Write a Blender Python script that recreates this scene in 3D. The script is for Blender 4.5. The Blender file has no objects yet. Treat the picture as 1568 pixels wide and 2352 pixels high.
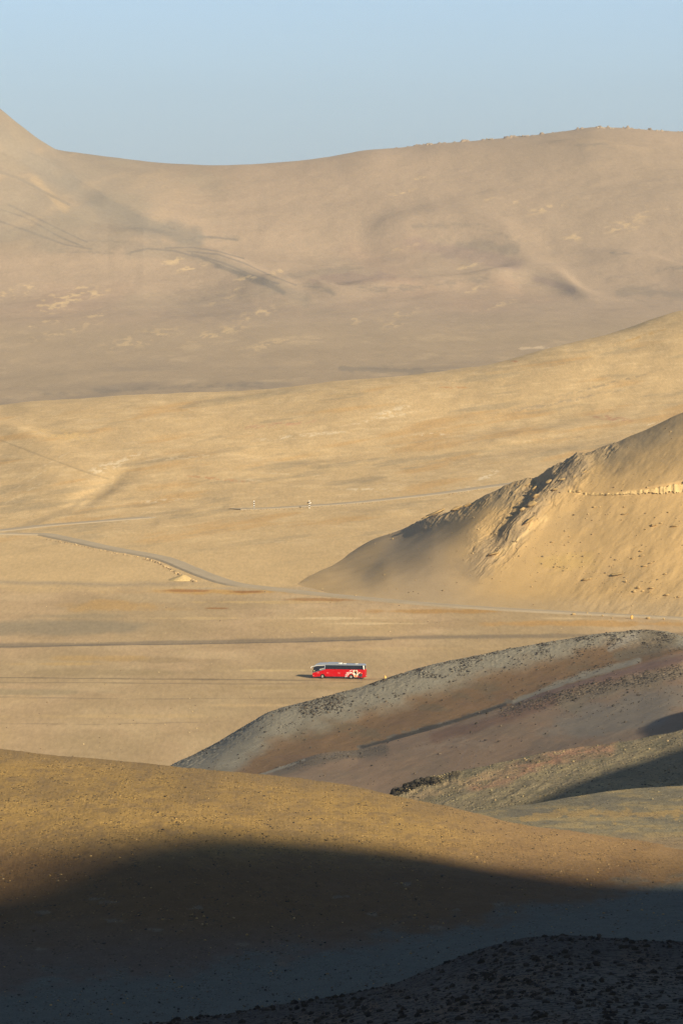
import bpy, math, random
import numpy as np
from mathutils import Vector, Matrix
from mathutils.bvhtree import BVHTree

# ------------------------------------------------------------------ camera, world, sun
H = 124.0                                   # eye height above the salt plain (metres)
K = 0.12 / 1568.0
PITCH = math.atan((1176 - 400) * K)
CP, SP = math.cos(PITCH), math.sin(PITCH)
SUN = np.array([1.48, -1.68, 1.0]); SUN = SUN / np.linalg.norm(SUN)

scene = bpy.context.scene
cam_d = bpy.data.cameras.new("camera")
cam = bpy.data.objects.new("camera", cam_d)
scene.collection.objects.link(cam)
cam.location = (0, 0, H)
cam.rotation_euler = (math.pi / 2 - PITCH, 0, 0)
cam_d.sensor_fit = 'VERTICAL'; cam_d.sensor_height = 36.0; cam_d.sensor_width = 24.0
cam_d.lens = 200.0
cam_d.clip_start = 1.0; cam_d.clip_end = 60000.0
scene.camera = cam

world = bpy.data.worlds.new("World"); scene.world = world
world.use_nodes = True
wn = world.node_tree.nodes; wl = world.node_tree.links
sky = wn.new("ShaderNodeTexSky"); sky.sky_type = 'NISHITA'; sky.sun_disc = False
sun_elev = math.asin(SUN[2])
sky.sun_elevation = sun_elev
sky.sun_rotation = math.atan2(SUN[0], SUN[1])
sky.altitude = 300.0; sky.air_density = 1.0; sky.dust_density = 0.25; sky.ozone_density = 3.0
bg = wn["Background"]; bg.inputs[1].default_value = 0.065
tintn = wn.new("ShaderNodeVectorMath"); tintn.operation = 'MULTIPLY'; pass
wl.new(sky.outputs[0], tintn.inputs[0])
wtc = wn.new("ShaderNodeTexCoord"); wsp = wn.new("ShaderNodeSeparateXYZ"); wl.new(wtc.outputs["Generated"], wsp.inputs[0])
wno = wn.new("ShaderNodeTexNoise"); wmp = wn.new("ShaderNodeMapping"); wmp.inputs["Scale"].default_value = (5, 5, 90)
wl.new(wtc.outputs["Generated"], wmp.inputs["Vector"]); wl.new(wmp.outputs[0], wno.inputs["Vector"]); wno.inputs["Detail"].default_value = 4
wno.inputs["Scale"].default_value = 1.0
wmz = wn.new("ShaderNodeMapRange"); wmz.inputs[1].default_value = 0.05; wmz.inputs[2].default_value = 0.40; wl.new(wsp.outputs["Z"], wmz.inputs[0])
wmx = wn.new("ShaderNodeMix"); wmx.data_type = 'VECTOR'; wl.new(wmz.outputs[0], wmx.inputs[0])
wmx.inputs[4].default_value = (0.54, 0.765, 1.24); wmx.inputs[5].default_value = (0.92, 0.80, 0.66)   # bluer tint low down; warm overhead tint added to take blue out of shadows
wl.new(wmx.outputs[1], tintn.inputs[1])
wmr = wn.new("ShaderNodeMapRange"); wmr.inputs[1].default_value = 0.004; wmr.inputs[2].default_value = 0.034
wmr.inputs[3].default_value = 0.97; wmr.inputs[4].default_value = 1.16; wl.new(wsp.outputs["Z"], wmr.inputs[0])
wad = wn.new("ShaderNodeMath"); wad.operation = 'MULTIPLY_ADD'; wad.inputs[1].default_value = 0.12; wl.new(wno.outputs["Fac"], wad.inputs[0])
wsb = wn.new("ShaderNodeMath"); wsb.operation = 'SUBTRACT'; wsb.inputs[1].default_value = 0.06; wl.new(wmr.outputs[0], wsb.inputs[0])
wl.new(wsb.outputs[0], wad.inputs[2])
wvs = wn.new("ShaderNodeVectorMath"); wvs.operation = 'SCALE'; wl.new(tintn.outputs[0], wvs.inputs[0]); wl.new(wad.outputs[0], wvs.inputs["Scale"])
wl.new(wvs.outputs[0], bg.inputs[0])   # tinted sky, brightened above the horizon

sd = bpy.data.lights.new("sun", 'SUN'); sd.energy = 5.0; sd.angle = math.radians(0.53)
sd.color = (1.0, 0.87, 0.64)
so = bpy.data.objects.new("sun", sd); scene.collection.objects.link(so)
so.rotation_euler = Vector(SUN).to_track_quat('Z', 'Y').to_euler()
so.location = (800, -1100, 900)

scene.view_settings.view_transform = 'Standard'
scene.view_settings.look = 'None'
scene.view_settings.exposure = 0.6
scene.view_settings.gamma = 1.0
scene.render.engine = 'CYCLES'
scene.cycles.use_denoising = True
scene.cycles.denoising_prefilter = 'NONE'
scene.cycles.max_bounces = 6
scene.cycles.volume_bounces = 1
COL = scene.collection
rng = np.random.default_rng(7)
random.seed(7)

# ------------------------------------------------------------------ projection helpers
def to_z(v, d):                  # picture row -> height at ground distance d
    b = (1176 - np.asarray(v, float)) * K
    return H + (-SP + b * CP) / (CP + b * SP) * d
def to_v(z, d):
    t = (np.asarray(z, float) - H) / d
    b = (t * CP + SP) / (CP - t * SP)
    return 1176 - b / K
def to_x(u, z, d):
    b = (1176 - to_v(z, d)) * K
    return (np.asarray(u, float) - 784) * K / (CP + b * SP) * d

# ------------------------------------------------------------------ noise
def _hash(ix, iy, s):
    h = (ix.astype(np.int64) * 374761393 + iy.astype(np.int64) * 668265263 + s * 974634777) & 0xffffffff
    h = ((h ^ (h >> 13)) * 1274126177) & 0xffffffff
    h = h ^ (h >> 16)
    return (h & 0xffff) / 65535.0 * 2 - 1
def vnoise(x, y, s=0):
    x0 = np.floor(x); y0 = np.floor(y)
    fx = x - x0; fy = y - y0
    fx = fx * fx * fx * (fx * (fx * 6 - 15) + 10); fy = fy * fy * fy * (fy * (fy * 6 - 15) + 10)
    a = _hash(x0, y0, s); b = _hash(x0 + 1, y0, s); c = _hash(x0, y0 + 1, s); d = _hash(x0 + 1, y0 + 1, s)
    return (a * (1 - fx) + b * fx) * (1 - fy) + (c * (1 - fx) + d * fx) * fy
def fbm(x, y, n=5, s=0, gain=0.5):
    t = 0; a = 1.0; tot = 0
    for i in range(n):
        c, q = math.cos(i * 1.1), math.sin(i * 1.1)
        f = 2.03 ** i
        t = t + a * vnoise((x * c - y * q) * f + 13.7 * i, (x * q + y * c) * f - 7.3 * i, s + i)
        tot += a; a *= gain
    return t / tot
def rfbm(x, y, n=4, s=0):        # ridged
    t = 0; a = 1.0; tot = 0
    for i in range(n):
        f = 2.03 ** i
        t = t + a * (1 - 2 * np.abs(vnoise(x * f + 5.1 * i, y * f + 9.2 * i, s + i)))
        tot += a; a *= 0.5
    return t / tot
def sstep(a, b, x):
    t = np.clip((x - a) / (b - a), 0, 1)
    return t * t * (3 - 2 * t)

# ------------------------------------------------------------------ interpolation
def pchip(xk, yk, x):            # 1-D monotone cubic, clamped ends
    xk = np.asarray(xk, float); yk = np.asarray(yk, float)
    h = np.diff(xk); dl = np.diff(yk) / h
    m = np.zeros_like(yk)
    if len(xk) > 2:
        same = dl[:-1] * dl[1:] > 0
        w1 = 2 * h[1:] + h[:-1]; w2 = h[1:] + 2 * h[:-1]
        with np.errstate(divide='ignore', invalid='ignore'):
            mm = (w1 + w2) / (w1 / dl[:-1] + w2 / dl[1:])
        m[1:-1] = np.where(same, mm, 0)
    m[0] = dl[0]; m[-1] = dl[-1]
    xc = np.clip(x, xk[0], xk[-1])
    i = np.clip(np.searchsorted(xk, xc) - 1, 0, len(xk) - 2)
    t = (xc - xk[i]) / h[i]
    return ((2*t**3-3*t**2+1)*yk[i] + (t**3-2*t**2+t)*h[i]*m[i] + (-2*t**3+3*t**2)*yk[i+1] + (t**3-t**2)*h[i]*m[i+1])
def pchip_cols(D, Z, T):         # D,Z: (R,N) per column; T: (M,N) query distances
    h = np.diff(D, axis=0); dl = np.diff(Z, axis=0) / h
    m = np.zeros_like(Z)
    same = dl[:-1] * dl[1:] > 0
    w1 = 2 * h[1:] + h[:-1]; w2 = h[1:] + 2 * h[:-1]
    with np.errstate(divide='ignore', invalid='ignore'):
        mm = (w1 + w2) / (w1 / dl[:-1] + w2 / dl[1:])
    m[1:-1] = np.where(same, mm, 0)
    m[0] = dl[0]; m[-1] = dl[-1]
    out = np.zeros_like(T)
    R = D.shape[0]
    for k in range(R - 1):
        msk = (T >= D[k]) & (T <= D[k + 1] + 1e-9)
        t = (T - D[k]) / h[k]
        f = ((2*t**3-3*t**2+1)*Z[k] + (t**3-2*t**2+t)*h[k]*m[k] + (-2*t**3+3*t**2)*Z[k+1] + (t**3-t**2)*h[k]*m[k+1])
        out = np.where(msk, f, out)
    return out

def ugrid(u0, u1, n, wide=50):
    return np.concatenate([np.linspace(u0, -60, wide, endpoint=False), np.linspace(-60, 1630, n),
                           np.linspace(1630, u1, wide + 1)[1:]])

class Layer: pass
def tilt(d):
    d = np.asarray(d, float)
    a = 166.0 / (H / np.minimum(d, 1724.0) + 0.035)
    return a + np.clip(d - 1724.0, 0, None) * 0.8
def loft(rows, u, counts, relief=None, fm=None):
    """rows near -> far; a row is [(u, v, d) ...] in picture rows or ('z', [(u, z, d) ...]) in metres"""
    Z, D = [], []
    for r in rows:
        isz = r[0] == 'z'
        pts = r[1] if isz else r
        pu = [p[0] for p in pts]
        if len(pts) == 1:
            val = np.full_like(u, pts[0][1]); d = np.full_like(u, pts[0][2])
        else:
            val = pchip(pu, [p[1] for p in pts], u); d = pchip(pu, [p[2] for p in pts], u)
        Z.append(val if isz else to_z(val, d)); D.append(d)
    Z = np.array(Z); D = np.array(D)
    if fm is not None:
        D2 = fm(D); Z = H + (Z - H) * D2 / D; D = D2
    T = []
    for k, c in enumerate(counts):
        t = np.linspace(0, 1, c, endpoint=(k == len(counts) - 1))
        T.append(D[k][None, :] * (1 - t[:, None]) + D[k + 1][None, :] * t[:, None])
    T = np.concatenate(T, 0)
    L = Layer(); L.fm = fm
    L.z = pchip_cols(D, Z, T)
    L.y = T
    L.u = np.broadcast_to(u, T.shape).copy()
    L.x = to_x(L.u, L.z, L.y)
    L.v = to_v(L.z, L.y)
    if relief is not None:
        L.z = L.z + relief(L)
        L.v = to_v(L.z, L.y)
    L.col = np.zeros(T.shape + (3,)); L.stone = np.zeros(T.shape); L.rip = np.zeros(T.shape)
    return L

def grid_mesh(name, L, mat):
    M, N = L.x.shape
    co = np.stack([L.x, L.y, L.z], -1).reshape(-1, 3).astype(np.float32)
    idx = np.arange(M * N).reshape(M, N)
    f = np.stack([idx[:-1, :-1], idx[:-1, 1:], idx[1:, 1:], idx[1:, :-1]], -1).reshape(-1, 4)
    me = bpy.data.meshes.new(name)
    me.vertices.add(len(co)); me.vertices.foreach_set("co", co.ravel())
    me.loops.add(f.size); me.loops.foreach_set("vertex_index", f.ravel().astype(np.int32))
    me.polygons.add(len(f)); me.polygons.foreach_set("loop_start", np.arange(0, f.size, 4, dtype=np.int32))
    me.polygons.foreach_set("loop_total", np.full(len(f), 4, dtype=np.int32))
    me.update(calc_edges=True)
    me.polygons.foreach_set("use_smooth", np.ones(len(f), dtype=bool))
    a = me.color_attributes.new("tint", 'FLOAT_COLOR', 'POINT')
    c4 = np.concatenate([L.col.reshape(-1, 3), np.ones((M * N, 1))], 1).astype(np.float32)
    a.data.foreach_set("color", c4.ravel())
    b = me.attributes.new("stone", 'FLOAT', 'POINT'); b.data.foreach_set("value", L.stone.ravel().astype(np.float32))
    b = me.attributes.new("ripple", 'FLOAT', 'POINT'); b.data.foreach_set("value", L.rip.ravel().astype(np.float32))
    me.materials.append(mat)
    o = bpy.data.objects.new(name, me); COL.objects.link(o)
    o["kind"] = "structure"
    return o

def at(L, u, v, band=None):      # nearest surface vertex seen at picture point (u, v)
    e = (L.u - u) ** 2 + (L.v - v) ** 2
    if band is not None and getattr(L, 'fm', None) is not None: band = (float(L.fm(band[0])), float(L.fm(band[1])))
    if band is not None: e = np.where((L.y >= band[0]) & (L.y <= band[1]), e, 1e12)
    i, j = np.unravel_index(np.argmin(e), e.shape)
    return np.array([L.x[i, j], L.y[i, j], L.z[i, j]])

def pdist(U, V, pts):            # distance to a polyline
    best = np.full(U.shape, 1e9)
    for (a, b), (c, d) in zip(pts[:-1], pts[1:]):
        vx, vy = c - a, d - b
        t = np.clip(((U - a) * vx + (V - b) * vy) / (vx * vx + vy * vy + 1e-9), 0, 1)
        best = np.minimum(best, np.hypot(U - a - t * vx, V - b - t * vy))
    return best
def mix(L, m, c):
    m = np.clip(m, 0, 1)[..., None]
    L.col = L.col * (1 - m) + np.array(c) * m
def stroke(L, pts, w, c, amt=1.0, wob=0.5, seed=1, sc=40, brk=False):
    n = fbm(L.u / sc, L.v / (sc * 0.6), 4, seed)
    dd = pdist(L.u, L.v, pts) * (1 + wob * n) + wob * n * w * 0.6
    m = amt * sstep(w, w * (0.0 if brk else 0.25), dd)
    if brk: m = m * sstep(-.45, .30, fbm(L.u / 16 + seed, L.v / 5, 5, seed + 9))
    mix(L, m, c)
def blob(L, cu, cv, ru, rv, c, amt=1.0, seed=1, sc=30, wob=0.6, ang=0):
    ca, sa = math.cos(ang), math.sin(ang)
    du = L.u - cu; dv = L.v - cv
    a = (du * ca + dv * sa) / ru; b = (-du * sa + dv * ca) / rv
    r = np.hypot(a, b) + wob * fbm(L.u / sc, L.v / (sc * 0.4), 5, seed)
    mix(L, amt * sstep(1.0, 0.45, r), c)

# ------------------------------------------------------------------ materials
def nodes_of(m):
    m.use_nodes = True
    return m.node_tree.nodes, m.node_tree.links
def earth(name, grain, mid, streak=(1, 1), bump=0.6, bumpdist=0.1, stone_size=0.5, stone_col=(0.05, 0.045, 0.04),
          ripple_len=1.2, vary=0.18, stone_amt=1.0, ripple_ang=0.6, stone_light=0.25, rough=0.95, gy=1.0, gamp=2.0):
    """dry ground: tint attribute x patchy noise, scattered stones, wind ripples, grain bump"""
    m = bpy.data.materials.new(name); N, Lk = nodes_of(m)
    bs = N["Principled BSDF"]; bs.inputs["Roughness"].default_value = rough
    bs.inputs["Specular IOR Level"].default_value = 0.08
    geo = N.new("ShaderNodeNewGeometry")
    at_ = N.new("ShaderNodeAttribute"); at_.attribute_name = "tint"
    st = N.new("ShaderNodeAttribute"); st.attribute_name = "stone"
    rp = N.new("ShaderNodeAttribute"); rp.attribute_name = "ripple"
    def mapping(sx, sy, sz, rot=0):
        q = N.new("ShaderNodeMapping"); q.inputs["Scale"].default_value = (sx, sy, sz)
        q.inputs["Rotation"].default_value = (0, 0, rot)
        Lk.new(geo.outputs["Position"], q.inputs["Vector"]); return q.outputs[0]
    def noise(vec, det=4, rg=0.6, dist=0.0):
        q = N.new("ShaderNodeTexNoise"); q.inputs["Scale"].default_value = 1.0
        q.inputs["Detail"].default_value = det; q.inputs["Roughness"].default_value = rg
        q.inputs["Distortion"].default_value = dist
        Lk.new(vec, q.inputs["Vector"]); return q.outputs["Fac"]
    def math_(op, a, b=None, c=None, clamp=False):
        q = N.new("ShaderNodeMath"); q.operation = op; q.use_clamp = clamp
        for i, s in enumerate((a, b, c)):
            if s is None: continue
            if isinstance(s, (int, float)): q.inputs[i].default_value = s
            else: Lk.new(s, q.inputs[i])
        return q.outputs[0]
    nm = noise(mapping(1 / mid / streak[0], 1 / mid / streak[1], 1 / mid), 6, 0.62, 0.4)
    ng = noise(mapping(1 / grain, 1 / grain / gy, 1 / grain), 4, 0.75)
    f = math_('ADD', math_('MULTIPLY', math_('SUBTRACT', nm, 0.5), vary * 4.0),
              math_('MULTIPLY', math_('SUBTRACT', ng, 0.5), vary * gamp))
    f = math_('ADD', f, 1.0)
    vm = N.new("ShaderNodeVectorMath"); vm.operation = 'SCALE'
    Lk.new(at_.outputs["Color"], vm.inputs[0]); Lk.new(f, vm.inputs["Scale"])
    # stones
    vo = N.new("ShaderNodeTexVoronoi"); vo.inputs["Scale"].default_value = 1.0; vo.inputs["Randomness"].default_value = 1.0
    Lk.new(mapping(1 / stone_size, 1 / stone_size, 1 / stone_size), vo.inputs["Vector"])
    sep = N.new("ShaderNodeSeparateColor"); Lk.new(vo.outputs["Color"], sep.inputs[0])
    clump = noise(mapping(0.12 / stone_size, 0.12 / stone_size, 0.12 / stone_size), 4, 0.65)
    thr = math_('MULTIPLY', math_('MULTIPLY', st.outputs["Fac"], stone_amt),
                math_('MULTIPLY', math_('SUBTRACT', math_('ADD', clump, math_('MULTIPLY', st.outputs["Fac"], 0.25)), 0.4), 3.0, clamp=True))
    size = math_('MULTIPLY', math_('MULTIPLY', thr, sep.outputs[0]), 0.75)
    inside = math_('MULTIPLY', math_('SUBTRACT', size, vo.outputs["Distance"]), 9.0, clamp=True)
    hump = math_('MULTIPLY', math_('SUBTRACT', size, vo.outputs["Distance"]), 1.0)
    hump = math_('MAXIMUM', hump, 0.0)
    cm = N.new("ShaderNodeMix"); cm.data_type = 'RGBA'
    Lk.new(math_('GREATER_THAN', sep.outputs[1], 1 - stone_light), cm.inputs[0])
    cm.inputs[6].default_value = (*stone_col, 1)
    lightc = N.new("ShaderNodeVectorMath"); lightc.operation = 'SCALE'; lightc.inputs["Scale"].default_value = 1.35
    Lk.new(at_.outputs["Color"], lightc.inputs[0]); Lk.new(lightc.outputs[0], cm.inputs[7])
    cx = N.new("ShaderNodeMix"); cx.data_type = 'RGBA'
    Lk.new(inside, cx.inputs[0]); Lk.new(vm.outputs[0], cx.inputs[6]); Lk.new(cm.outputs[2], cx.inputs[7])
    Lk.new(cx.outputs[2], bs.inputs["Base Color"])
    # height
    wv = N.new("ShaderNodeTexWave"); wv.wave_type = 'BANDS'; wv.bands_direction = 'X'
    wv.inputs["Scale"].default_value = 0.314; wv.inputs["Distortion"].default_value = 2.2
    wv.inputs["Detail"].default_value = 2; wv.inputs["Detail Scale"].default_value = 0.6
    Lk.new(mapping(1 / ripple_len, 1 / ripple_len, 0, ripple_ang), wv.inputs["Vector"])
    hh = math_('ADD', math_('MULTIPLY', ng, bumpdist), math_('MULTIPLY', nm, bumpdist * 2.0))
    hh = math_('ADD', hh, math_('MULTIPLY', hump, stone_size * 1.6))
    hh = math_('ADD', hh, math_('MULTIPLY', math_('MULTIPLY', wv.outputs["Fac"], rp.outputs["Fac"]), ripple_len * 0.10))
    bp = N.new("ShaderNodeBump"); bp.inputs["Strength"].default_value = bump; bp.inputs["Distance"].default_value = 1.0
    Lk.new(hh, bp.inputs["Height"]); Lk.new(bp.outputs[0], bs.inputs["Normal"])
    return m

def plain_mat(name, col, rough=0.6, spec=0.3, metal=0.0, coat=0.0):
    m = bpy.data.materials.new(name); N, Lk = nodes_of(m)
    bs = N["Principled BSDF"]
    tc = N.new("ShaderNodeTexCoord"); n = N.new("ShaderNodeTexNoise"); n.inputs["Scale"].default_value = 3.0
    n.inputs["Detail"].default_value = 4
    Lk.new(tc.outputs["Object"], n.inputs["Vector"])
    r = N.new("ShaderNodeMapRange"); r.inputs[3].default_value = 0.85; r.inputs[4].default_value = 1.1
    Lk.new(n.outputs["Fac"], r.inputs[0])
    v = N.new("ShaderNodeVectorMath"); v.operation = 'SCALE'; v.inputs[0].default_value = col
    Lk.new(r.outputs[0], v.inputs["Scale"]); Lk.new(v.outputs[0], bs.inputs["Base Color"])
    bs.inputs["Roughness"].default_value = rough; bs.inputs["Specular IOR Level"].default_value = spec
    bs.inputs["Metallic"].default_value = metal; bs.inputs["Coat Weight"].default_value = coat
    return m

# =================================================================== TERRAIN
SAND = (0.53, 0.362, 0.185)
PALE = (0.62, 0.47, 0.27)
GOLD = (0.50, 0.30, 0.10)
GREYS = (0.30, 0.235, 0.155)

# ---- the far range
uF = ugrid(-1400, 3000, 620, 60)
sky_pts = [(-1400, -560, 5700), (-700, -230, 5650), (-300, 40, 5600), (-80, 195, 5600), (0, 252, 5600), (40, 284, 5610), (80, 312, 5630), (105, 328, 5650), (130, 341, 5680), (160, 347, 5710), (250, 360, 5770),
           (400, 377, 5820), (500, 380, 5820), (600, 376, 5830), (750, 362, 5850), (860, 343, 5870), (900, 341, 5880),
           (1000, 330, 5900), (1100, 322, 5900), (1200, 313, 5900), (1300, 302, 5900), (1370, 293, 5900),
           (1450, 296, 5900), (1568, 304, 5900), (2000, 330, 5900), (3000, 250, 6100)]
def bump_line(L, pts, amp, wf, wb, amps=None):
    """smooth crest of height amp along a picture polyline lying on the surface"""
    pu = [p[0] for p in pts]; pv = [p[1] for p in pts]
    tv = np.interp(L.u[0], pu, pv)
    ok = (L.u[0] >= pu[0] - 80) & (L.u[0] <= pu[-1] + 80)
    fade = sstep(pu[0] - 80, pu[0] + 40, L.u[0]) * sstep(pu[-1] + 80, pu[-1] - 40, L.u[0])
    j = np.argmin(np.abs(L.v - tv[None, :]) + ((L.y < 3300) | (L.y > 5950)) * 1e4, axis=0)
    dc = L.y[j, np.arange(L.y.shape[1])]
    ker = np.hanning(45); ker /= ker.sum()
    dc = np.convolve(np.pad(dc, 22, mode='edge'), ker, mode='valid')[None, :]
    s = L.y - dc
    prof = np.where(s < 0, np.exp(-(s / wf) ** 2), np.exp(-(s / wb) ** 2))
    if amps is not None: amp = np.interp(L.u[0], pu, amps)[None, :]
    return amp * prof * (fade * ok)[None, :]
def relief_far(L):
    z = 6.5 * fbm(L.x / 230, L.y / 300, 6, 11) * sstep(4200, 5100, L.y) * sstep(5900, 5600, L.y)
    z += 1.2 * fbm(L.x / 60, L.y / 240, 4, 12)
    z += bump_line(L, [(-100, 574), (110, 572), (250, 580), (330, 573), (420, 579), (500, 600), (600, 650), (700, 690)], 15, 150, 70, [10, 13, 13, 18, 17, 13, 6, 1])
    z += bump_line(L, [(620, 660), (700, 657), (770, 676)], 6, 60, 30)
    z += bump_line(L, [(900, 525), (1060, 513), (1130, 530), (1190, 560)], 9, 110, 60)
    z += bump_line(L, [(1130, 645), (1220, 617), (1280, 632), (1340, 675)], 6, 90, 70)
    z += bump_line(L, [(830, 665), (1000, 657), (1160, 640)], 6, 60, 35)
    z += bump_line(L, [(1400, 582), (1480, 588), (1568, 615), (1700, 620)], 5, 60, 30)
    z += bump_line(L, [(1300, 330), (1370, 331), (1440, 345)], 4, 22, 14)
    dl = [(-200, 250), (0, 315), (60, 345), (110, 370), (190, 422), (240, 455), (340, 505), (450, 540), (560, 556)]
    lv = np.interp(L.u, [p[0] for p in dl], [p[1] for p in dl])
    sd = (L.v - lv) * .85
    z -= 7 * sstep(-6, 22, sd) * np.exp(-(np.clip(sd, 0, None) / 75) ** 2) * sstep(600, 430, L.u) * (L.y < 5950)
    # knobbly rocks along the right part of the skyline
    sk = sstep(860, 1000, L.u) * np.exp(-((L.y - 5890) / 25) ** 2)
    z += sk * np.clip(fbm(L.u / 9, L.y / 30, 3, 5) - 0.15, 0, 1) * 5.0
    return z
far = loft([
    ('z', [(0, -60, 2650)]),
    [(-1400, 1000, 3000), (0, 965, 3000), (800, 900, 3000), (1568, 860, 3000), (3000, 850, 3000)],
    [(0, 860, 3700), (1568, 800, 3700)],
    [(0, 760, 4450), (1568, 735, 4400)],
    [(0, 690, 4950), (500, 690, 4950), (800, 685, 4950), (1568, 665, 4950)],
    [(-1400, 560, 5220), (0, 595, 5220), (500, 600, 5250), (800, 600, 5280), (1568, 560, 5250), (3000, 540, 5250)],
    [(-1400, 150, 5350), (-300, 340, 5350), (0, 430, 5370), (130, 455, 5400), (300, 475, 5450), (500, 490, 5500), (1000, 450, 5530), (1568, 430, 5530), (3000, 400, 5500)],
    sky_pts,
    ('z', [(-1400, 20, 7200), (3000, 60, 7200)]),
    ('z', [(0, -32, 7900)]),
], uF, [4, 60, 110, 110, 150, 150, 190, 30, 6], relief_far)
TANF = (0.395, 0.285, 0.185)
far.col[:] = TANF
gul = rfbm(far.u / 34 + .4 * fbm(far.u / 40, far.v / 20, 3, 27), far.v / 60 + far.u / 130, 4, 28)
mix(far, sstep(.45, .9, gul) * .18 * sstep(700, 640, far.v), (0.30, 0.235, 0.155))
n1 = fbm(far.x / 220, far.y / 700, 5, 21); n2 = fbm(far.x / 30, far.y / 260, 5, 22)
mix(far, 0.8 * sstep(0.05, 0.5, n1) * sstep(800, 600, far.v), (0.42, 0.265, 0.17))
mix(far, 0.6 * sstep(0.1, 0.6, -n1), (0.32, 0.235, 0.15))
flat = sstep(700, 780, far.v)
mix(far, flat * 0.6, (0.42, 0.305, 0.175))
n3 = fbm(far.x / 22, far.y / 110, 5, 26)
mix(far, flat * sstep(0.05, 0.45, n3) * 0.45 * sstep(690, 800, far.v) * sstep(-.3, .4, n2), (0.58, 0.42, 0.24))
mix(far, sstep(0.0, 0.5, fbm(far.x / 60, far.y / 170, 6, 25)) * sstep(815, 865, far.v) * 0.45, (0.24, 0.19, 0.14))
PF = (0.62, 0.44, 0.23)
nf = fbm(far.u / 14 + far.v / 30, far.v / 6, 5, 29)
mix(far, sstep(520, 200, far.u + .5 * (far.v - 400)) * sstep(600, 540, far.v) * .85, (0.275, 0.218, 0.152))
stroke(far, [(300, 577), (420, 582), (500, 600), (570, 628), (640, 662), (700, 690)], 24, (0.27, 0.215, 0.15), .5, .4, 41, 50)
stroke(far, [(500, 612), (560, 632), (610, 650), (650, 672)], 9, (0.17, 0.145, 0.115), .65, .5, 42, 40)
for k_, ln in enumerate(([(430, 577), (500, 584), (560, 604), (620, 632), (680, 655)], [(440, 583), (510, 603), (580, 632), (640, 652)], [(455, 590), (530, 618), (590, 645)],
                         [(380, 570), (440, 568), (500, 577), (560, 594)], [(300, 580), (340, 571), (400, 576), (450, 590)], [(20, 470), (80, 498), (140, 528), (200, 556)],
                         [(0, 480), (60, 500), (140, 545), (190, 566)], [(0, 508), (80, 536), (150, 562), (210, 572)], [(60, 348), (115, 371), (150, 394), (195, 424)], [(195, 424), (250, 458), (330, 502), (400, 528)],
                         [(455, 543), (500, 546), (545, 551)])):
    stroke(far, ln, 3.2, (0.19, 0.16, 0.125), .6, .3, 46 + k_, 60)  # thin dark lines; those on the left mountain paint in gully shadows
stroke(far, [(70, 365), (120, 392), (195, 440), (250, 474), (350, 520), (450, 548)], 30, (0.22, 0.185, 0.14), .75, .4, 44, 70)  # shade of the gully wall painted as a soft dark band
blob(far, 500, 700, 260, 45, (0.36, 0.27, 0.17), .5, 45, 60)
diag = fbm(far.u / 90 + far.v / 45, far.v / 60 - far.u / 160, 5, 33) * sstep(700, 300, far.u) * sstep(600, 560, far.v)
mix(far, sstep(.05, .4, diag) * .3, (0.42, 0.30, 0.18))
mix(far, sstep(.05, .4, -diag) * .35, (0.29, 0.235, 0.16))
stroke(far, [(0, 300), (30, 340), (60, 362), (120, 400), (190, 445), (260, 490), (360, 530)], 34, (0.25, 0.205, 0.15), .6, .4, 34)  # same gully wall, its shade painted wider
stroke(far, [(80, 412), (100, 432), (135, 465), (150, 480)], 13, (0.42, 0.30, 0.17), .6, .4, 36)
stroke(far, [(0, 395), (50, 412), (100, 440), (160, 470)], 4, (0.23, 0.19, 0.14), .6, .5, 37)
def pale_patch(L, cu, cv, ru, rv, amt=1.0, ang=-0.25):
    ca, sa = math.cos(ang), math.sin(ang)
    du = L.u - cu; dv = L.v - cv
    r = np.hypot((du * ca + dv * sa) / ru, (-du * sa + dv * ca) / rv)
    mix(L, amt * sstep(1.2, 0.2, r) * sstep(-0.02, 0.35, nf), PF)
for a in ((40, 670, 60, 16, .9), (120, 700, 60, 30, .95), (170, 675, 60, 20, .9), (230, 722, 60, 6, .9), (200, 680, 70, 10, .8),
          (90, 745, 90, 10, .7), (440, 615, 50, 8, .9), (510, 690, 60, 9, .9), (530, 665, 40, 8, .7), (590, 720, 90, 14, .8),
          (500, 765, 90, 14, .8), (320, 780, 120, 22, .7), (620, 790, 90, 14, .6), (150, 760, 120, 12, .6),
          (810, 735, 25, 16, .7), (905, 745, 35, 9, .7), (920, 720, 60, 14, .5), (1140, 700, 60, 9, .7), (1090, 665, 40, 8, .6),
          (920, 443, 40, 5, .8), (965, 408, 30, 4, .6), (1180, 465, 30, 4, .7), (1250, 480, 60, 10, .6), (1430, 520, 60, 20, .6),
          (1320, 545, 50, 12, .6), (1490, 490, 60, 8, .5), (1110, 460, 30, 4, .6), (940, 565, 60, 6, .5), (1080, 610, 60, 6, .6),
          (400, 600, 40, 10, .7), (565, 640, 40, 8, .8), (640, 625, 30, 8, .6)):
    pale_patch(far, *a)
for cu, cv, ru in ((1204, 800, 20), (1240, 799, 22)):
    blob(far, cu, cv, ru, 4.0, (0.62, 0.46, 0.28), .9, 4, 9, 0.7)
DK = (0.17, 0.15, 0.115)
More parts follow.
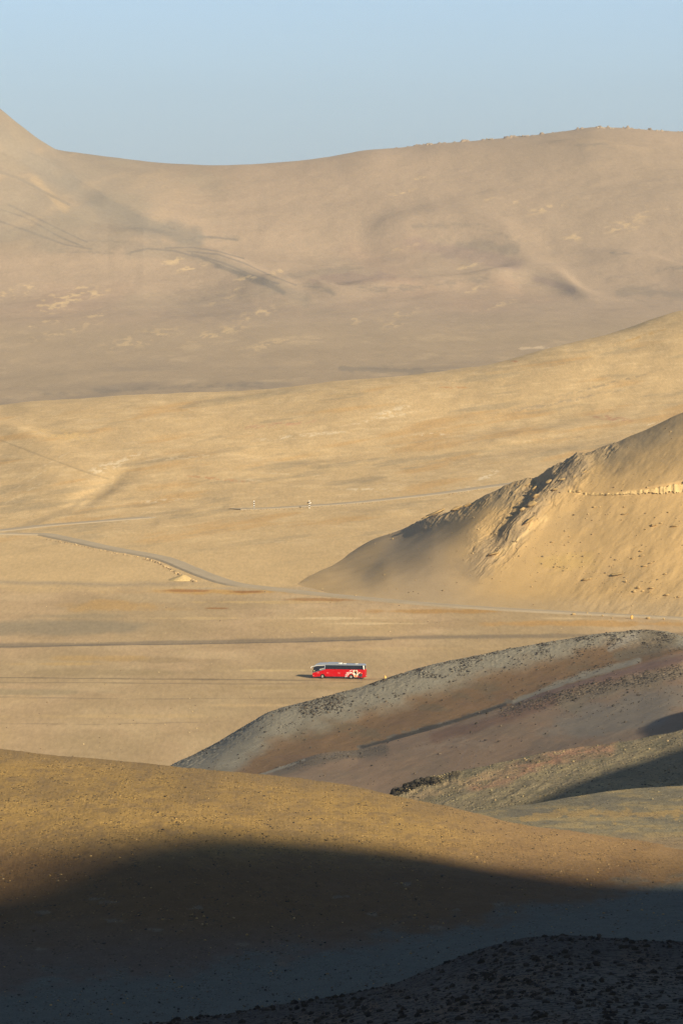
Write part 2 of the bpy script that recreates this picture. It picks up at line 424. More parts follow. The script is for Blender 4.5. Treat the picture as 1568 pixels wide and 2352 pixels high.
for pts, w, am in (([(690, 656), (730, 660), (765, 674)], 6, .6), ([(1030, 575), (1100, 565), (1180, 573)], 22, .4),
                   ([(950, 520), (1060, 514), (1130, 530), (1190, 560)], 7, .45), ([(830, 663), (900, 668), (1000, 655), (1110, 642)], 7, .55),
                   ([(1190, 630), (1240, 632), (1300, 655), (1340, 678)], 15, .15), ([(1400, 580), (1450, 583)], 4, .7),
                   ([(1510, 622), (1540, 615), (1580, 612)], 6, .6), ([(1420, 672), (1520, 672), (1580, 680)], 12, .35),
                   ([(1320, 333), (1380, 334), (1420, 345)], 3.5, .6), ([(110, 574), (230, 580), (300, 583)], 4, .5),
                   ([(180, 550), (330, 560), (470, 545), (545, 550)], 7, .3), ([(780, 845), (900, 850), (1040, 858)], 8, .5),
                   ([(100, 905), (300, 895), (600, 880)], 7, .45), ([(650, 635), (760, 622), (830, 615)], 10, .3)):
    stroke(far, pts, w * (1.3 if w < 8 else 1.0), DK, am * .8, 0.7, int(w * 7 + pts[0][0]), 24, w < 8)
stroke(far, [(950, 560), (1100, 590), (1180, 610)], 22, (0.33, 0.225, 0.17), .5, .5, 66)
stroke(far, [(1230, 640), (1310, 665)], 12, (0.27, 0.19, 0.15), .5, .4, 67)
blob(far, 820, 640, 130, 18, (0.30, 0.20, 0.15), .5, 68)
blob(far, 500, 700, 150, 50, (0.30, 0.22, 0.15), .5, 69)
far.stone[:] = 0.25
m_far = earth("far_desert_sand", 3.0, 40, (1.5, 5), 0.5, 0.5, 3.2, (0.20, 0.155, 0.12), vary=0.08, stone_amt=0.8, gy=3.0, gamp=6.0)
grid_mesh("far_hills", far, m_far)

# ---- the plain and the long yellow slope behind it
uS = ugrid(-900, 2500, 760, 60)
ROAD_A = [(-120, 1231), (0, 1227), (90, 1228), (150, 1238), (250, 1260), (330, 1274), (380, 1285), (430, 1305), (480, 1325), (540, 1343), (620, 1353), (700, 1362), (850, 1377),
          (1000, 1390), (1150, 1400), (1300, 1408), (1450, 1415), (1568, 1421), (1700, 1427)]
ROAD_B = [(-120, 1226), (0, 1219), (100, 1208), (200, 1200), (300, 1192), (340, 1189)]
ROAD_C = [(540, 1170), (610, 1168), (700, 1163), (800, 1156), (900, 1146), (1000, 1135), (1130, 1117), (1200, 1108)]
def relief_slope(L):
    up = sstep(float(tilt(1760)), float(tilt(2150)), L.y)
    z = up * (1.6 * fbm(L.x / 60, L.y / 130, 5, 51) + 0.35 * fbm(L.x / 12, L.y / 40, 4, 52))
    z += 0.05 * fbm(L.x / 9, L.y / 14, 4, 53)
    def hump(cu, cv, ru, rv, a, ang=0):
        ca, sa = math.cos(ang), math.sin(ang)
        du = L.u - cu; dv = L.v - cv
        return a * np.exp(-((du * ca + dv * sa) / ru) ** 2 - ((-du * sa + dv * ca) / rv) ** 2)
    z += hump(450, 1178, 50, 10, 1.2) + hump(110, 1100, 130, 55, 2.5, .45) - hump(230, 1128, 70, 18, 1.8, -.6)
    z += hump(520, 1095, 90, 9, 1.2, .1) + hump(750, 1070, 60, 9, 1.3, .1) + hump(880, 1180, 60, 10, .8)
    z += hump(60, 1010, 150, 22, 2.0, .35) - hump(700, 1045, 160, 12, 1.2) + hump(1250, 1000, 140, 15, 1.5, -.15)
    z -= hump(1150, 1035, 160, 12, 1.2, -.1)
    near = np.minimum(pdist(L.u, L.v, ROAD_A), np.minimum(pdist(L.u, L.v, ROAD_B), pdist(L.u, L.v, ROAD_C)))
    z = z * (.08 + .92 * sstep(10, 34, near))
    return z
slope = loft([
    ('z', [(0, -3, 1000)]),
    ('z', [(0, 0, 1180)]),
    ('z', [(0, 0, 1640)]),
    [(-900, 1333, 1725), (0, 1330, 1735), (600, 1342, 1722), (900, 1352, 1705), (1568, 1352, 1702)],
    [(-900, 1228, 1880), (0, 1230, 1885), (600, 1250, 1850), (900, 1275, 1800), (1568, 1280, 1800), (2500, 1280, 1800)],
    [(-900, 1120, 2080), (0, 1145, 2060), (700, 1160, 2030), (1100, 1112, 2120), (1568, 1080, 2200), (2500, 1050, 2250)],
    [(-900, 1040, 2250), (0, 1040, 2250), (700, 1040, 2300), (1568, 940, 2500), (2500, 880, 2500)],
    [(-900, 962, 2520), (0, 942, 2520), (70, 933, 2530), (150, 928, 2540), (300, 918, 2560), (600, 908, 2600), (830, 880, 2640), (1040, 858, 2680),
     (1150, 836, 2700), (1300, 791, 2740), (1450, 752, 2780), (1568, 714, 2800), (2500, 500, 2900)],
    ('z', [(-900, 0, 2720), (1568, 20, 3000), (2500, 30, 3100)]),
    ('z', [(0, -60, 3300)]),
], uS, [4, 190, 50, 90, 110, 90, 130, 10, 5], relief_slope, tilt)
S = slope
S.col[:] = SAND
onp = sstep(1345, 1375, S.v + 12 * fbm(S.u / 60, S.v / 12, 4, 54))
mix(S, (1 - onp) * .6, (0.57, 0.405, 0.20))
mix(S, onp, (0.475, 0.330, 0.182))
fs = fbm(S.x / 14, S.y / 22, 5, 58)
mix(S, onp * sstep(.02, .4, fs) * .5, (0.58, 0.42, 0.235))
mix(S, onp * sstep(.02, .4, -fs) * .45, (0.38, 0.265, 0.14))
q = fbm(S.x / 45, S.y / 90, 5, 55)
mix(S, onp * sstep(.0, .5, q) * .5, (0.50, 0.35, 0.17))
mix(S, onp * sstep(.0, .45, -q) * .5, (0.37, 0.27, 0.14))
# plain: grey flats, ochre band, pale streaks, stains
nb = fbm(S.u / 120, S.v / 14, 5, 56)
mix(S, sstep(.35, -.1, np.abs(S.v - 1340 - nb * 6) / 30) * sstep(560, 350, S.u) * .8, (0.33, 0.255, 0.165))
blob(S, 120, 1440, 300, 24, (0.30, 0.235, 0.145), .9, 57, 60, .35)
blob(S, 150, 1415, 150, 7, (0.33, 0.255, 0.15), .6, 58, 60, .5)
blob(S, 60, 1590, 260, 9, (0.36, 0.275, 0.155), .8, 59, 50, .5)
blob(S, 230, 1545, 300, 10, (0.34, 0.25, 0.13), .6, 60, 50, .5)
stroke(S, [(-60, 1484), (200, 1480), (420, 1475), (700, 1470), (950, 1464), (1400, 1459), (1630, 1456)], 7, (0.20, 0.16, 0.11), .7, .35, 61, 90)
stroke(S, [(-60, 1488), (200, 1482), (440, 1479), (700, 1474), (900, 1468)], 1.6, (0.12, 0.10, 0.08), .8, .2, 62, 90)
stroke(S, [(-60, 1556), (300, 1559), (650, 1562), (700, 1562), (900, 1560)], 2.0, (0.19, 0.145, 0.085), .85, .3, 63, 90)
stroke(S, [(-60, 1567), (300, 1569), (600, 1571), (830, 1568)], 1.5, (0.24, 0.18, 0.10), .7, .4, 163, 90)
stroke(S, [(-60, 1600), (300, 1606), (700, 1604), (760, 1602)], 1.4, (0.25, 0.185, 0.11), .7, .4, 64, 90)
stroke(S, [(-60, 1660), (200, 1664), (500, 1658)], 1.2, (0.28, 0.205, 0.12), .6, .6, 65, 60)
for cu, cv, ru, rv, c, a in ((500, 1359, 260, 8, GOLD, .9), (250, 1392, 170, 16, GOLD, .6), (430, 1357, 70, 4, (0.34, 0.16, 0.05), .8),
                             (570, 1359, 45, 4, (0.30, 0.14, 0.04), .85), (500, 1397, 28, 2.2, (0.30, 0.15, 0.05), .9),
                             (740, 1378, 90, 5, (0.36, 0.19, 0.06), .8), (1000, 1404, 200, 7, (0.44, 0.25, 0.08), .8),
                             (1350, 1432, 330, 9, (0.48, 0.28, 0.10), .8), (780, 1420, 170, 3.5, (0.66, 0.49, 0.27), .9),
                             (850, 1432, 130, 3, (0.66, 0.49, 0.27), .8), (460, 1420, 150, 4, (0.58, 0.41, 0.2), .6),
                             (640, 1383, 200, 4, (0.60, 0.41, 0.18), .6), (230, 1512, 150, 9, (0.50, 0.32, 0.12), .6),
                             (380, 1517, 120, 8, (0.33, 0.235, 0.12), .55), (150, 1525, 130, 5, (0.52, 0.34, 0.13), .6),
                             (640, 1540, 110, 3, (0.58, 0.42, 0.2), .7), (900, 1490, 300, 5, (0.52, 0.36, 0.18), .5),
                             (560, 1620, 140, 4, (0.55, 0.38, 0.19), .7), (250, 1645, 300, 6, (0.53, 0.37, 0.18), .6),
                             (680, 1580, 170, 5, (0.38, 0.27, 0.13), .7), (1120, 1540, 90, 6, (0.38, 0.28, 0.15), .6),
                             (780, 1560, 120, 3.5, (0.36, 0.26, 0.14), .6), (1300, 1420, 60, 2.5, (0.60, 0.44, 0.24), .7),
                             (620, 1352, 260, 5, (0.42, 0.32, 0.20), .7)):
    blob(S, cu, cv, ru, rv, c, a, int(cu + cv), 45, .55)
# slope: pale outcrops and reddish seams
nS = fbm(S.u / 40 + S.v / 40, S.v / 5 + S.u / 90, 5, 70)
sl = sstep(1330, 1200, S.v)
mix(S, sl * sstep(.10, .36, nS) * .6, (0.64, 0.46, 0.24))
mix(S, sl * sstep(.2, .6, fbm(S.u / 200, S.v / 18 + S.u / 120, 4, 71)) * .65, (0.54, 0.33, 0.13))
mix(S, sl * sstep(.2, .55, fbm(S.u / 160, S.v / 14 + S.u / 100, 4, 72)) * .6, (0.38, 0.285, 0.16))
ns2 = fbm(S.u / 9 + S.v / 14, S.v / 3.2, 4, 73)
def flecks(L, cu, cv, ru, rv, c, amt=1., ang=0., thr=0.0):
    ca, sa = math.cos(ang), math.sin(ang)
    du = L.u - cu; dv = L.v - cv
    r = np.hypot((du * ca + dv * sa) / ru, (-du * sa + dv * ca) / rv)
    mix(L, amt * sstep(1.1, .3, r) * sstep(thr - .05, thr + .2, ns2), c)
WH = (0.72, 0.57, 0.36)
for a in ((450, 940, 60, 3, PALE, .7, .0), (150, 1000, 110, 16, (0.62, 0.42, 0.18), .8, .15), (240, 1075, 50, 14, WH, .9, -.3), (290, 1055, 60, 8, WH, .7, -.4),
          (430, 1050, 120, 6, PALE, .8, -.08), (700, 1000, 160, 6, WH, .8, -.1), (900, 945, 60, 10, WH, .8, -.3), (880, 960, 110, 5, WH, .7, -.2),
          (560, 1100, 60, 4, PALE, 1, .12), (680, 1090, 120, 3, PALE, .9, .05), (500, 1100, 100, 4, (0.52, 0.27, 0.12), .8, .1),
          (640, 975, 120, 7, (0.50, 0.27, 0.15), .7, -.1), (1400, 960, 70, 8, (0.46, 0.24, 0.13), .8, .15), (990, 998, 60, 5, WH, .9, -.05),
          (1120, 1092, 40, 10, WH, 1, -.5), (1060, 1120, 90, 3, PALE, .9, -.1), (850, 1125, 90, 5, WH, .8, .02), (370, 1150, 70, 5, WH, .8, -.08),
          (1230, 1010, 120, 3, PALE, .7, -.2), (1180, 830, 12, 3, (0.5, 0.24, 0.1), .9, 0), (1040, 890, 50, 3, (0.5, 0.26, 0.1), .9, 0),
          (1400, 880, 160, 5, (0.33, 0.25, 0.15), .7, -.25), (1300, 920, 220, 7, (0.33, 0.25, 0.16), .6, -.2), (1480, 770, 80, 4, GOLD, .8, -.3),
          (560, 1165, 120, 3, PALE, .6, 0), (270, 1200, 60, 5, PALE, .6, 0), (60, 1130, 110, 2, PALE, .9, -.5), (90, 1090, 90, 2, PALE, .9, -.55),
          (120, 1060, 80, 2, PALE, .8, -.5), (1490, 975, 60, 4, WH, .8, -.1), (330, 1190, 90, 3, PALE, .5, 0), (640, 1245, 60, 3, PALE, .5, 0)):
    flecks(S, *a)
stroke(S, [(20, 1225), (160, 1170), (200, 1140), (255, 1120)], 10, (0.33, 0.245, 0.14), .5, .5, 74)
stroke(S, [(0, 1010), (90, 1045), (200, 1085), (250, 1100)], 3, (0.36, 0.26, 0.14), .6, .4, 75)
S.stone[:] = .10 + .12 * onp
S.rip[:] = 0
m_slope = earth("yellow_desert_sand", 0.9, 12, (1.6, 3.0), 0.5, 0.05, 0.9, (0.21, 0.15, 0.09), vary=0.085, stone_amt=.8, stone_light=.5, gy=7.0, gamp=8.0)
grid_mesh("ground", slope, m_slope)

# ---- the hill on the right with the ledge
uR = np.concatenate([np.linspace(480, 640, 40, endpoint=False), np.linspace(640, 1630, 720), np.linspace(1630, 2600, 60)[1:]])
def relief_R(L):
    z = 0.5 * fbm(L.x / 30, L.y / 30, 4, 81)
    # slanting strata and gullies in the rocky zone
    a = (L.u + L.v) / 1.414; b = (L.u - L.v) / 1.414       # b runs up-right
    rock = sstep(80, 15, pdist(L.u, L.v, [(1310, 1085), (1220, 1140), (1190, 1190), (1130, 1265)]) + 20 * fbm(L.u / 30, L.v / 30, 3, 82))
    z += .5 * rock * (1.1 * rfbm(a / 18 + .5 * fbm(L.u / 25, L.v / 25, 3, 86), b / 80, 5, 83) - .3 + .5 * rfbm(a / 5, b / 22, 4, 87))
    cr = sstep(34, 8, pdist(L.u, L.v, [(960, 1193), (1060, 1165), (1140, 1125), (1250, 1085), (1400, 1030)]))
    z += .6 * cr * (.6 * rfbm(a / 14, b / 50, 5, 84) + .35 * rfbm(a / 4.5, b / 16, 3, 88))
    # main rib
    z += 2.4 * np.exp(-(pdist(L.u, L.v, [(1330, 1080), (1250, 1150), (1180, 1220)]) / 32) ** 2)
    z -= 1.6 * np.exp(-(pdist(L.u, L.v, [(1230, 1105), (1190, 1160), (1130, 1220)]) / 26) ** 2) * sstep(1280, 1200, L.v)
    z -= .2 * np.exp(-(pdist(L.u, L.v, [(975, 1195), (900, 1262), (845, 1325)]) / 26) ** 2)
    low = sstep(1120, 1400, L.u)
    z += low * .25 * fbm(a / 20, b / 40, 4, 85)
    # the ledge: a step across the face
    lv = np.interp(L.u[0], [1300, 1340, 1400, 1470, 1530, 1570, 1900], [1127, 1133, 1134, 1128, 1122, 1114, 1080])
    lh = np.interp(L.u[0], [1290, 1320, 1400, 1460, 1500, 1568, 1900], [0, .5, .4, .9, 1.7, 2.4, 2.5])
    z += lh[None, :] * (sstep(3, -3, L.v - lv[None, :]) - .5) * sstep(120, 20, np.abs(L.v - lv[None, :]))
    return z
R = loft([
    ('z', [(480, -6, 1560), (2600, -6, 1500)]),
    [(480, 1440, 1700), (560, 1400, 1700), (640, 1366, 1700), (800, 1378, 1664), (1000, 1392, 1636), (1300, 1409, 1607), (1568, 1424, 1584), (2600, 1440, 1560)],
    [(480, 1436, 1708), (560, 1394, 1708), (640, 1358, 1712), (800, 1350, 1690), (900, 1340, 1674), (1050, 1345, 1654), (1300, 1345, 1638), (1568, 1340, 1622), (2600, 1340, 1608)],
    [(480, 1432, 1716), (560, 1390, 1718), (640, 1354, 1722), (800, 1315, 1735), (900, 1285, 1720), (1000, 1262, 1694), (1120, 1245, 1680), (1300, 1240, 1672), (1568, 1200, 1662), (2600, 1100, 1660)],
    [(480, 1430, 1724), (560, 1386, 1726), (640, 1352, 1732), (800, 1286, 1776), (900, 1250, 1778), (1000, 1210, 1754), (1120, 1167, 1724), (1300, 1120, 1714), (1568, 1050, 1710), (2600, 900, 1725)],
    [(480, 1428, 1732), (560, 1384, 1736), (640, 1350, 1742), (700, 1327, 1760), (740, 1307, 1774), (800, 1273, 1800), (860, 1238, 1816), (920, 1215, 1812), (980, 1188, 1796), (1060, 1166, 1774),
     (1130, 1131, 1762), (1200, 1099, 1767), (1300, 1066, 1767), (1400, 1021, 1770), (1480, 986, 1775), (1568, 945, 1780), (2000, 800, 1805), (2600, 700, 1855)],
    ('z', [(480, -6, 1900), (900, -4, 1887), (1568, 6, 1900), (2600, 10, 2060)]),
    ('z', [(480, -20, 2000), (2600, -20, 2280)]),
], uR, [6, 90, 120, 150, 110, 20, 4], relief_R, tilt)
R.col[:] = (0.45, 0.30, 0.135)
mix(R, sstep(1150, 950, R.u - .3 * (R.v - 1250)) * .75, (0.37, 0.28, 0.18))  # left flank's shaded side painted greyer in the tint
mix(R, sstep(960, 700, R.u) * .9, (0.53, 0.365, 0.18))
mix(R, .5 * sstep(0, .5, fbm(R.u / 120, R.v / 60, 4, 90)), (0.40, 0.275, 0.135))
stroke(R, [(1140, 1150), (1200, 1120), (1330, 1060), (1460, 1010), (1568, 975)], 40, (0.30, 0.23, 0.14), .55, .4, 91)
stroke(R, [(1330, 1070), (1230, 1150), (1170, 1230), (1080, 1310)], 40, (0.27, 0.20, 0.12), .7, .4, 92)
stroke(R, [(1250, 1190), (1200, 1230), (1140, 1280)], 8, (0.56, 0.39, 0.18), .7, .5, 93)
stroke(R, [(1430, 1134), (1500, 1128), (1568, 1122), (1630, 1115)], 6, (0.68, 0.47, 0.22), .9, .2, 94)
blob(R, 1300, 1290, 80, 30, (0.46, 0.31, 0.12), .7, 95)
mix(R, sstep(1355, 1400, R.v + 5 * fbm(R.u / 30, R.v / 20, 3, 96)) * .6, (0.42, 0.31, 0.18))
stroke(R, [(960, 1200), (900, 1260), (840, 1330)], 16, (0.32, 0.25, 0.17), .3, .3, 97)  # soft shade band down the flank, painted into the tint
R.stone[:] = .12
R.stone += .5 * sstep(60, 10, pdist(R.u, R.v, [(1310, 1085), (1220, 1140), (1190, 1190)]))
R.stone += .35 * sstep(20, 4, pdist(R.u, R.v, [(1250, 1290), (1330, 1300), (1300, 1310)]))
R.rip += .6 * sstep(1400, 1500, R.u) * sstep(1330, 1370, R.v) + .12
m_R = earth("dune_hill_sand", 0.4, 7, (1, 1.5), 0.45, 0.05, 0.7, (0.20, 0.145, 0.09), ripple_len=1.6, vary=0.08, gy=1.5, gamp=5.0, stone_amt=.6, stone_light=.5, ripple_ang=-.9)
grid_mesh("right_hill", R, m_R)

# ---- the dark volcanic ridge beyond the foreground
GR = (0.265, 0.235, 0.175); BRN = (0.215, 0.135, 0.072); PNK = (0.270, 0.185, 0.120)
uA = ugrid(-500, 2800, 900, 60)
def relief_A(L):
    z = .35 * fbm(L.x / 22, L.y / 26, 4, 101) + .07 * fbm(L.x / 2.2, L.y / 2.5, 3, 102)
    crest = sstep(60, 5, np.abs(L.v - np.interp(L.u, [390, 620, 800, 1000, 1200, 1400, 1568], [1760, 1635, 1585, 1525, 1485, 1453, 1462])))
    z += crest * .12 * rfbm(L.x / .9, L.y / 1.1, 3, 103)
    return z
A = loft([
    ('z', [(0, -5, 1040)]),
    [(-500, 2240, 1062), (200, 2010, 1062), (400, 1850, 1070), (580, 1795, 1082), (700, 1750, 1088), (840, 1722, 1092), (1000, 1676, 1094), (1160, 1630, 1096), (1200, 1613, 1096), (1356, 1560, 1096), (1568, 1513, 1096), (2800, 1420, 1100)],
    [(-500, 2190, 1070), (200, 1980, 1070), (400, 1825, 1080), (580, 1778, 1090), (700, 1738, 1096), (840, 1706, 1099), (1000, 1658, 1101), (1160, 1612, 1104), (1300, 1568, 1104), (1460, 1520, 1106), (1568, 1492, 1106), (2800, 1400, 1110)],
    [(-500, 2160, 1090), (200, 1960, 1090), (400, 1800, 1105), (580, 1740, 1112), (700, 1700, 1118), (840, 1665, 1120), (1000, 1610, 1124), (1160, 1560, 1126), (1300, 1525, 1126), (1460, 1492, 1126), (1568, 1478, 1124), (2800, 1380, 1124)],
    [(-500, 2150, 1130), (200, 1950, 1150), (330, 1810, 1150), (390, 1762, 1150), (450, 1733, 1150), (500, 1706, 1150), (560, 1670, 1150), (620, 1636, 1150), (700, 1613, 1150), (760, 1596, 1150), (800, 1585, 1150), (900, 1553, 1150), (1000, 1525, 1150), (1100, 1505, 1150),
     (1200, 1485, 1150), (1300, 1468, 1150), (1400, 1453, 1150), (1480, 1447, 1150), (1530, 1451, 1148), (1568, 1462, 1145), (1800, 1490, 1140), (2800, 1400, 1150)],
    ('z', [(-500, -9, 1200), (390, -7, 1200), (600, -1, 1195), (1000, 6, 1190), (1568, 12, 1190), (2800, 10, 1200)]),
    ('z', [(0, -5, 1260)]),
], uA, [4, 50, 120, 170, 14, 4], relief_A)
def lin(us, vs, U): return np.interp(U, us, vs)
crA = lin([390, 500, 620, 800, 1000, 1200, 1400, 1480, 1568], [1760, 1706, 1636, 1585, 1525, 1485, 1453, 1447, 1462], A.u)
A.col[:] = BRN
da = A.v - crA
nA = fbm(A.u / 50, A.v / 25, 5, 104)
mix(A, sstep(95, 45, da + 22 * nA - np.clip(620 - A.u, 0, 300) * .2 + np.clip(A.u - 900, 0, 500) * .09), GR)
mix(A, .6 * sstep(.1, .5, fbm(A.u / 60, A.v / 20, 4, 105)) * sstep(30, 80, da), (0.20, 0.125, 0.075))
mix(A, .5 * sstep(.1, .5, fbm(A.u / 70, A.v / 25, 4, 106)) * sstep(30, 80, da), (0.15, 0.125, 0.08))
stroke(A, [(1180, 1612), (1260, 1580), (1350, 1548), (1463, 1519)], 8, (0.29, 0.26, 0.20), .85, .6, 107)
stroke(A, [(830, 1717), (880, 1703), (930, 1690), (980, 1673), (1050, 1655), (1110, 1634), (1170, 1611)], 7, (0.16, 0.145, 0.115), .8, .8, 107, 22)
stroke(A, [(835, 1716), (900, 1698), (960, 1681), (1040, 1657), (1120, 1632), (1160, 1619)], 8, (0.055, 0.050, 0.045), .9, .6, 108, 34)   # shadow sliver along the gully, painted as a dark strip in the tint
stroke(A, [(1400, 1490), (1450, 1462), (1480, 1455)], 12, (0.30, 0.265, 0.21), .8, .3, 109)
stroke(A, [(1480, 1455), (1540, 1470), (1500, 1490), (1420, 1505)], 20, (0.17, 0.14, 0.095), .8, .4, 110)
stroke(A, [(1568, 1500), (1480, 1525), (1360, 1565)], 8, (0.24, 0.15, 0.11), .6, .4, 111)
nst = fbm(A.u / 26, A.v / 14, 4, 112)
A.stone[:] = .25 + .75 * sstep(-.05, .3, nst) * sstep(70, 30, da) * sstep(560, 760, A.u) + .5 * sstep(10, 2, da)
A.rip[:] = sstep(640, 520, A.u - (A.v - 1700)) * 1.0 + .5 * sstep(30, 10, pdist(A.u, A.v, [(1420, 1490), (1460, 1465)])) + .25 * sstep(700, 850, A.u) * sstep(900, 800, A.u) * sstep(60, 30, da)
m_A = earth("volcanic_gravel", 0.42, 5, (1, 1), 0.6, 0.05, 0.55, (0.055, 0.047, 0.038), ripple_len=1.1, vary=0.10, gy=1.5, gamp=6.0, stone_amt=1.0, stone_light=.15, ripple_ang=.9)
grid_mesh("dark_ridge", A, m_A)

# ---- second volcanic slope, pinkish
def relief_B(L):
    z = .3 * fbm(L.x / 18, L.y / 20, 4, 121) + .05 * fbm(L.x / 2, L.y / 2, 3, 122)
    z += .8 * np.exp(-(pdist(L.u, L.v, [(1160, 1630), (1250, 1605), (1356, 1576), (1568, 1527), (1700, 1500)]) / 11) ** 2) * sstep(1150, 1290, L.u)
    return z
B = loft([
    ('z', [(0, -6, 930)]),
    [(-500, 2150, 960), (300, 1980, 960), (600, 1905, 965), (800, 1885, 970), (1100, 1850, 970), (1300, 1770, 965), (1450, 1722, 962), (1568, 1700, 960), (2800, 1650, 960)],
    [(-500, 2080, 1010), (300, 1910, 1010), (600, 1850, 1010), (800, 1835, 1010), (1100, 1760, 1010), (1300, 1700, 1006), (1450, 1655, 1004), (1568, 1625, 1002), (2800, 1560, 1000)],
    [(-500, 2020, 1050), (300, 1860, 1050), (600, 1805, 1050), (800, 1765, 1050), (1000, 1712, 1050), (1160, 1660, 1050), (1300, 1622, 1050), (1450, 1580, 1050), (1568, 1555, 1050), (2800, 1500, 1050)],
    [(-500, 1990, 1080), (300, 1845, 1080), (500, 1800, 1080), (580, 1781, 1080), (650, 1758, 1080), (740, 1730, 1080), (840, 1718, 1082), (900, 1702, 1084), (1000, 1674, 1085), (1160, 1625, 1086), (1250, 1594, 1086), (1356, 1560, 1086), (1470, 1527, 1086), (1568, 1500, 1086), (2800, 1420, 1090)],
    ('z', [(-500, -6, 1088), (580, -2, 1088), (760, 7, 1090), (840, 9.5, 1090), (1000, 12.5, 1091), (1160, 17.5, 1092), (1200, 21, 1092), (1356, 26, 1093), (1568, 29.5, 1093), (2800, 28, 1093)]),
    ('z', [(0, -6, 1110)]),
], uA, [4, 70, 90, 100, 24, 4], relief_B)
B.col[:] = PNK
crB = lin([580, 740, 840, 1000, 1160, 1356, 1568], [1781, 1730, 1718, 1674, 1625, 1560, 1500], B.u)
db = B.v - crB
mix(B, .8 * sstep(.0, .4, fbm(B.u / 90, B.v / 35, 4, 124)), (0.25, 0.18, 0.12))
blob(B, 1430, 1640, 230, 60, (0.235, 0.20, 0.155), .9, 125, 50, .35, -.25)
stroke(B, [(1000, 1690), (1160, 1650), (1300, 1600), (1420, 1565)], 18, (0.20, 0.115, 0.075), .7, .4, 126)
stroke(B, [(1220, 1600), (1400, 1552), (1568, 1512)], 12, (0.21, 0.13, 0.10), .8, .4, 127)
stroke(B, [(640, 1765), (720, 1745), (800, 1730), (880, 1722)], 22, (0.14, 0.12, 0.09), .75, .4, 128)
stroke(B, [(590, 1783), (640, 1765), (700, 1745)], 3.5, (0.32, 0.28, 0.21), .9, .5, 129, 18)
stroke(B, [(960, 1720), (1060, 1705), (1130, 1710)], 9, (0.31, 0.23, 0.16), .5, .9, 130, 14)
stroke(B, [(1010, 1800), (1050, 1760), (1070, 1720)], 2, (0.25, 0.19, 0.15), .5, .4, 131)
stroke(B, [(1070, 1800), (1085, 1770), (1095, 1720)], 2, (0.25, 0.19, 0.15), .5, .4, 132)
stroke(B, [(1300, 1610), (1450, 1570), (1568, 1545)], 26, (0.24, 0.195, 0.13), .7, .5, 133)
B.stone[:] = .25
B.stone += .9 * sstep(26, 8, pdist(B.u, B.v, [(1160, 1632), (1250, 1610), (1356, 1582), (1568, 1540)]) + 12 * fbm(B.u / 20, B.v / 12, 3, 134))
B.stone += .6 * sstep(20, 6, pdist(B.u, B.v, [(660, 1760), (760, 1735), (880, 1722)]))
B.rip[:] = 1.0 * sstep(1430, 1500, B.u) * sstep(60, 20, np.abs(B.v - 1600))
grid_mesh("dark_slope", B, m_A)

# ---- green and pink spur
uC = ugrid(300, 3200, 760, 50); uC = uC[uC > 290]
uC = np.concatenate([np.linspace(500, 800, 40, endpoint=False), np.linspace(800, 1630, 820), np.linspace(1630, 3200, 70)[1:]])
def relief_C(L):
    z = .25 * fbm(L.x / 9, L.y / 12, 4, 141) + .10 * fbm(L.x / 1.3, L.y / 1.6, 3, 142)
    a = (L.u + 2 * L.v); b = (2 * L.u - L.v)
    z += .18 * rfbm(a / 60, b / 260, 3, 143)
    z += .35 * rfbm(L.x / 1.2, L.y / 1.2, 3, 144) * sstep(30, 6, pdist(L.u, L.v, [(900, 1822), (960, 1797), (1040, 1780)]))
    return z
C = loft([
    ('z', [(500, 8, 820), (3200, 8, 820)]),
    [(500, 2080, 862), (800, 1935, 865), (1000, 1900, 868), (1200, 1880, 866), (1568, 1850, 862), (3200, 1800, 860)],
    [(500, 2020, 888), (800, 1880, 888), (1000, 1838, 890), (1200, 1800, 890), (1400, 1768, 890), (1568, 1748, 890), (2200, 1500, 890), (3200, 1400, 890)],
    [(500, 1990, 905), (800, 1868, 905), (880, 1832, 905), (905, 1820, 906), (960, 1794, 910), (1040, 1775, 912), (1150, 1752, 915), (1250, 1729, 918), (1350, 1716, 920), (1400, 1708, 921),
     (1500, 1690, 922), (1568, 1676, 923), (1800, 1585, 925), (2100, 1368, 928), (2300, 1236, 930), (2700, 1150, 935), (3200, 1100, 940)],
    ('z', [(500, -2, 945), (1000, 8, 940), (1568, 14, 945), (2300, 20, 990), (3200, 20, 1000)]),
    ('z', [(500, -6, 980), (1568, -6, 980), (3200, -6, 1050)]),
], uC, [4, 110, 190, 16, 4], relief_C)
C.col[:] = (0.235, 0.190, 0.115)
nC = fbm(C.u / 50 + C.v / 40, C.v / 18, 5, 145)
crC = lin([900, 1040, 1250, 1400, 1568], [1822, 1775, 1729, 1708, 1676], C.u)
dc = C.v - crC
stroke(C, [(1090, 1800), (1200, 1765), (1300, 1735), (1390, 1715)], 26, (0.36, 0.20, 0.12), .85, .4, 146, 50)
stroke(C, [(950, 1835), (1060, 1800), (1180, 1765)], 22, (0.33, 0.235, 0.13), .75, .5, 147, 40)
mix(C, .6 * sstep(.1, .4, nC), (0.30, 0.24, 0.13))
mix(C, .6 * sstep(.1, .4, -nC), (0.16, 0.14, 0.085))
stroke(C, [(895, 1825), (950, 1800), (1010, 1790), (1050, 1778)], 12, (0.06, 0.05, 0.035), .9, .4, 148, 20)
C.stone[:] = .85
m_C = earth("green_scree", 0.32, 3.5, (1, 1.4), 0.7, 0.07, 0.5, (0.10, 0.085, 0.055), vary=0.14, gy=2.0, gamp=7.0, stone_amt=1.0, stone_light=.55)
grid_mesh("green_spur", C, m_C)

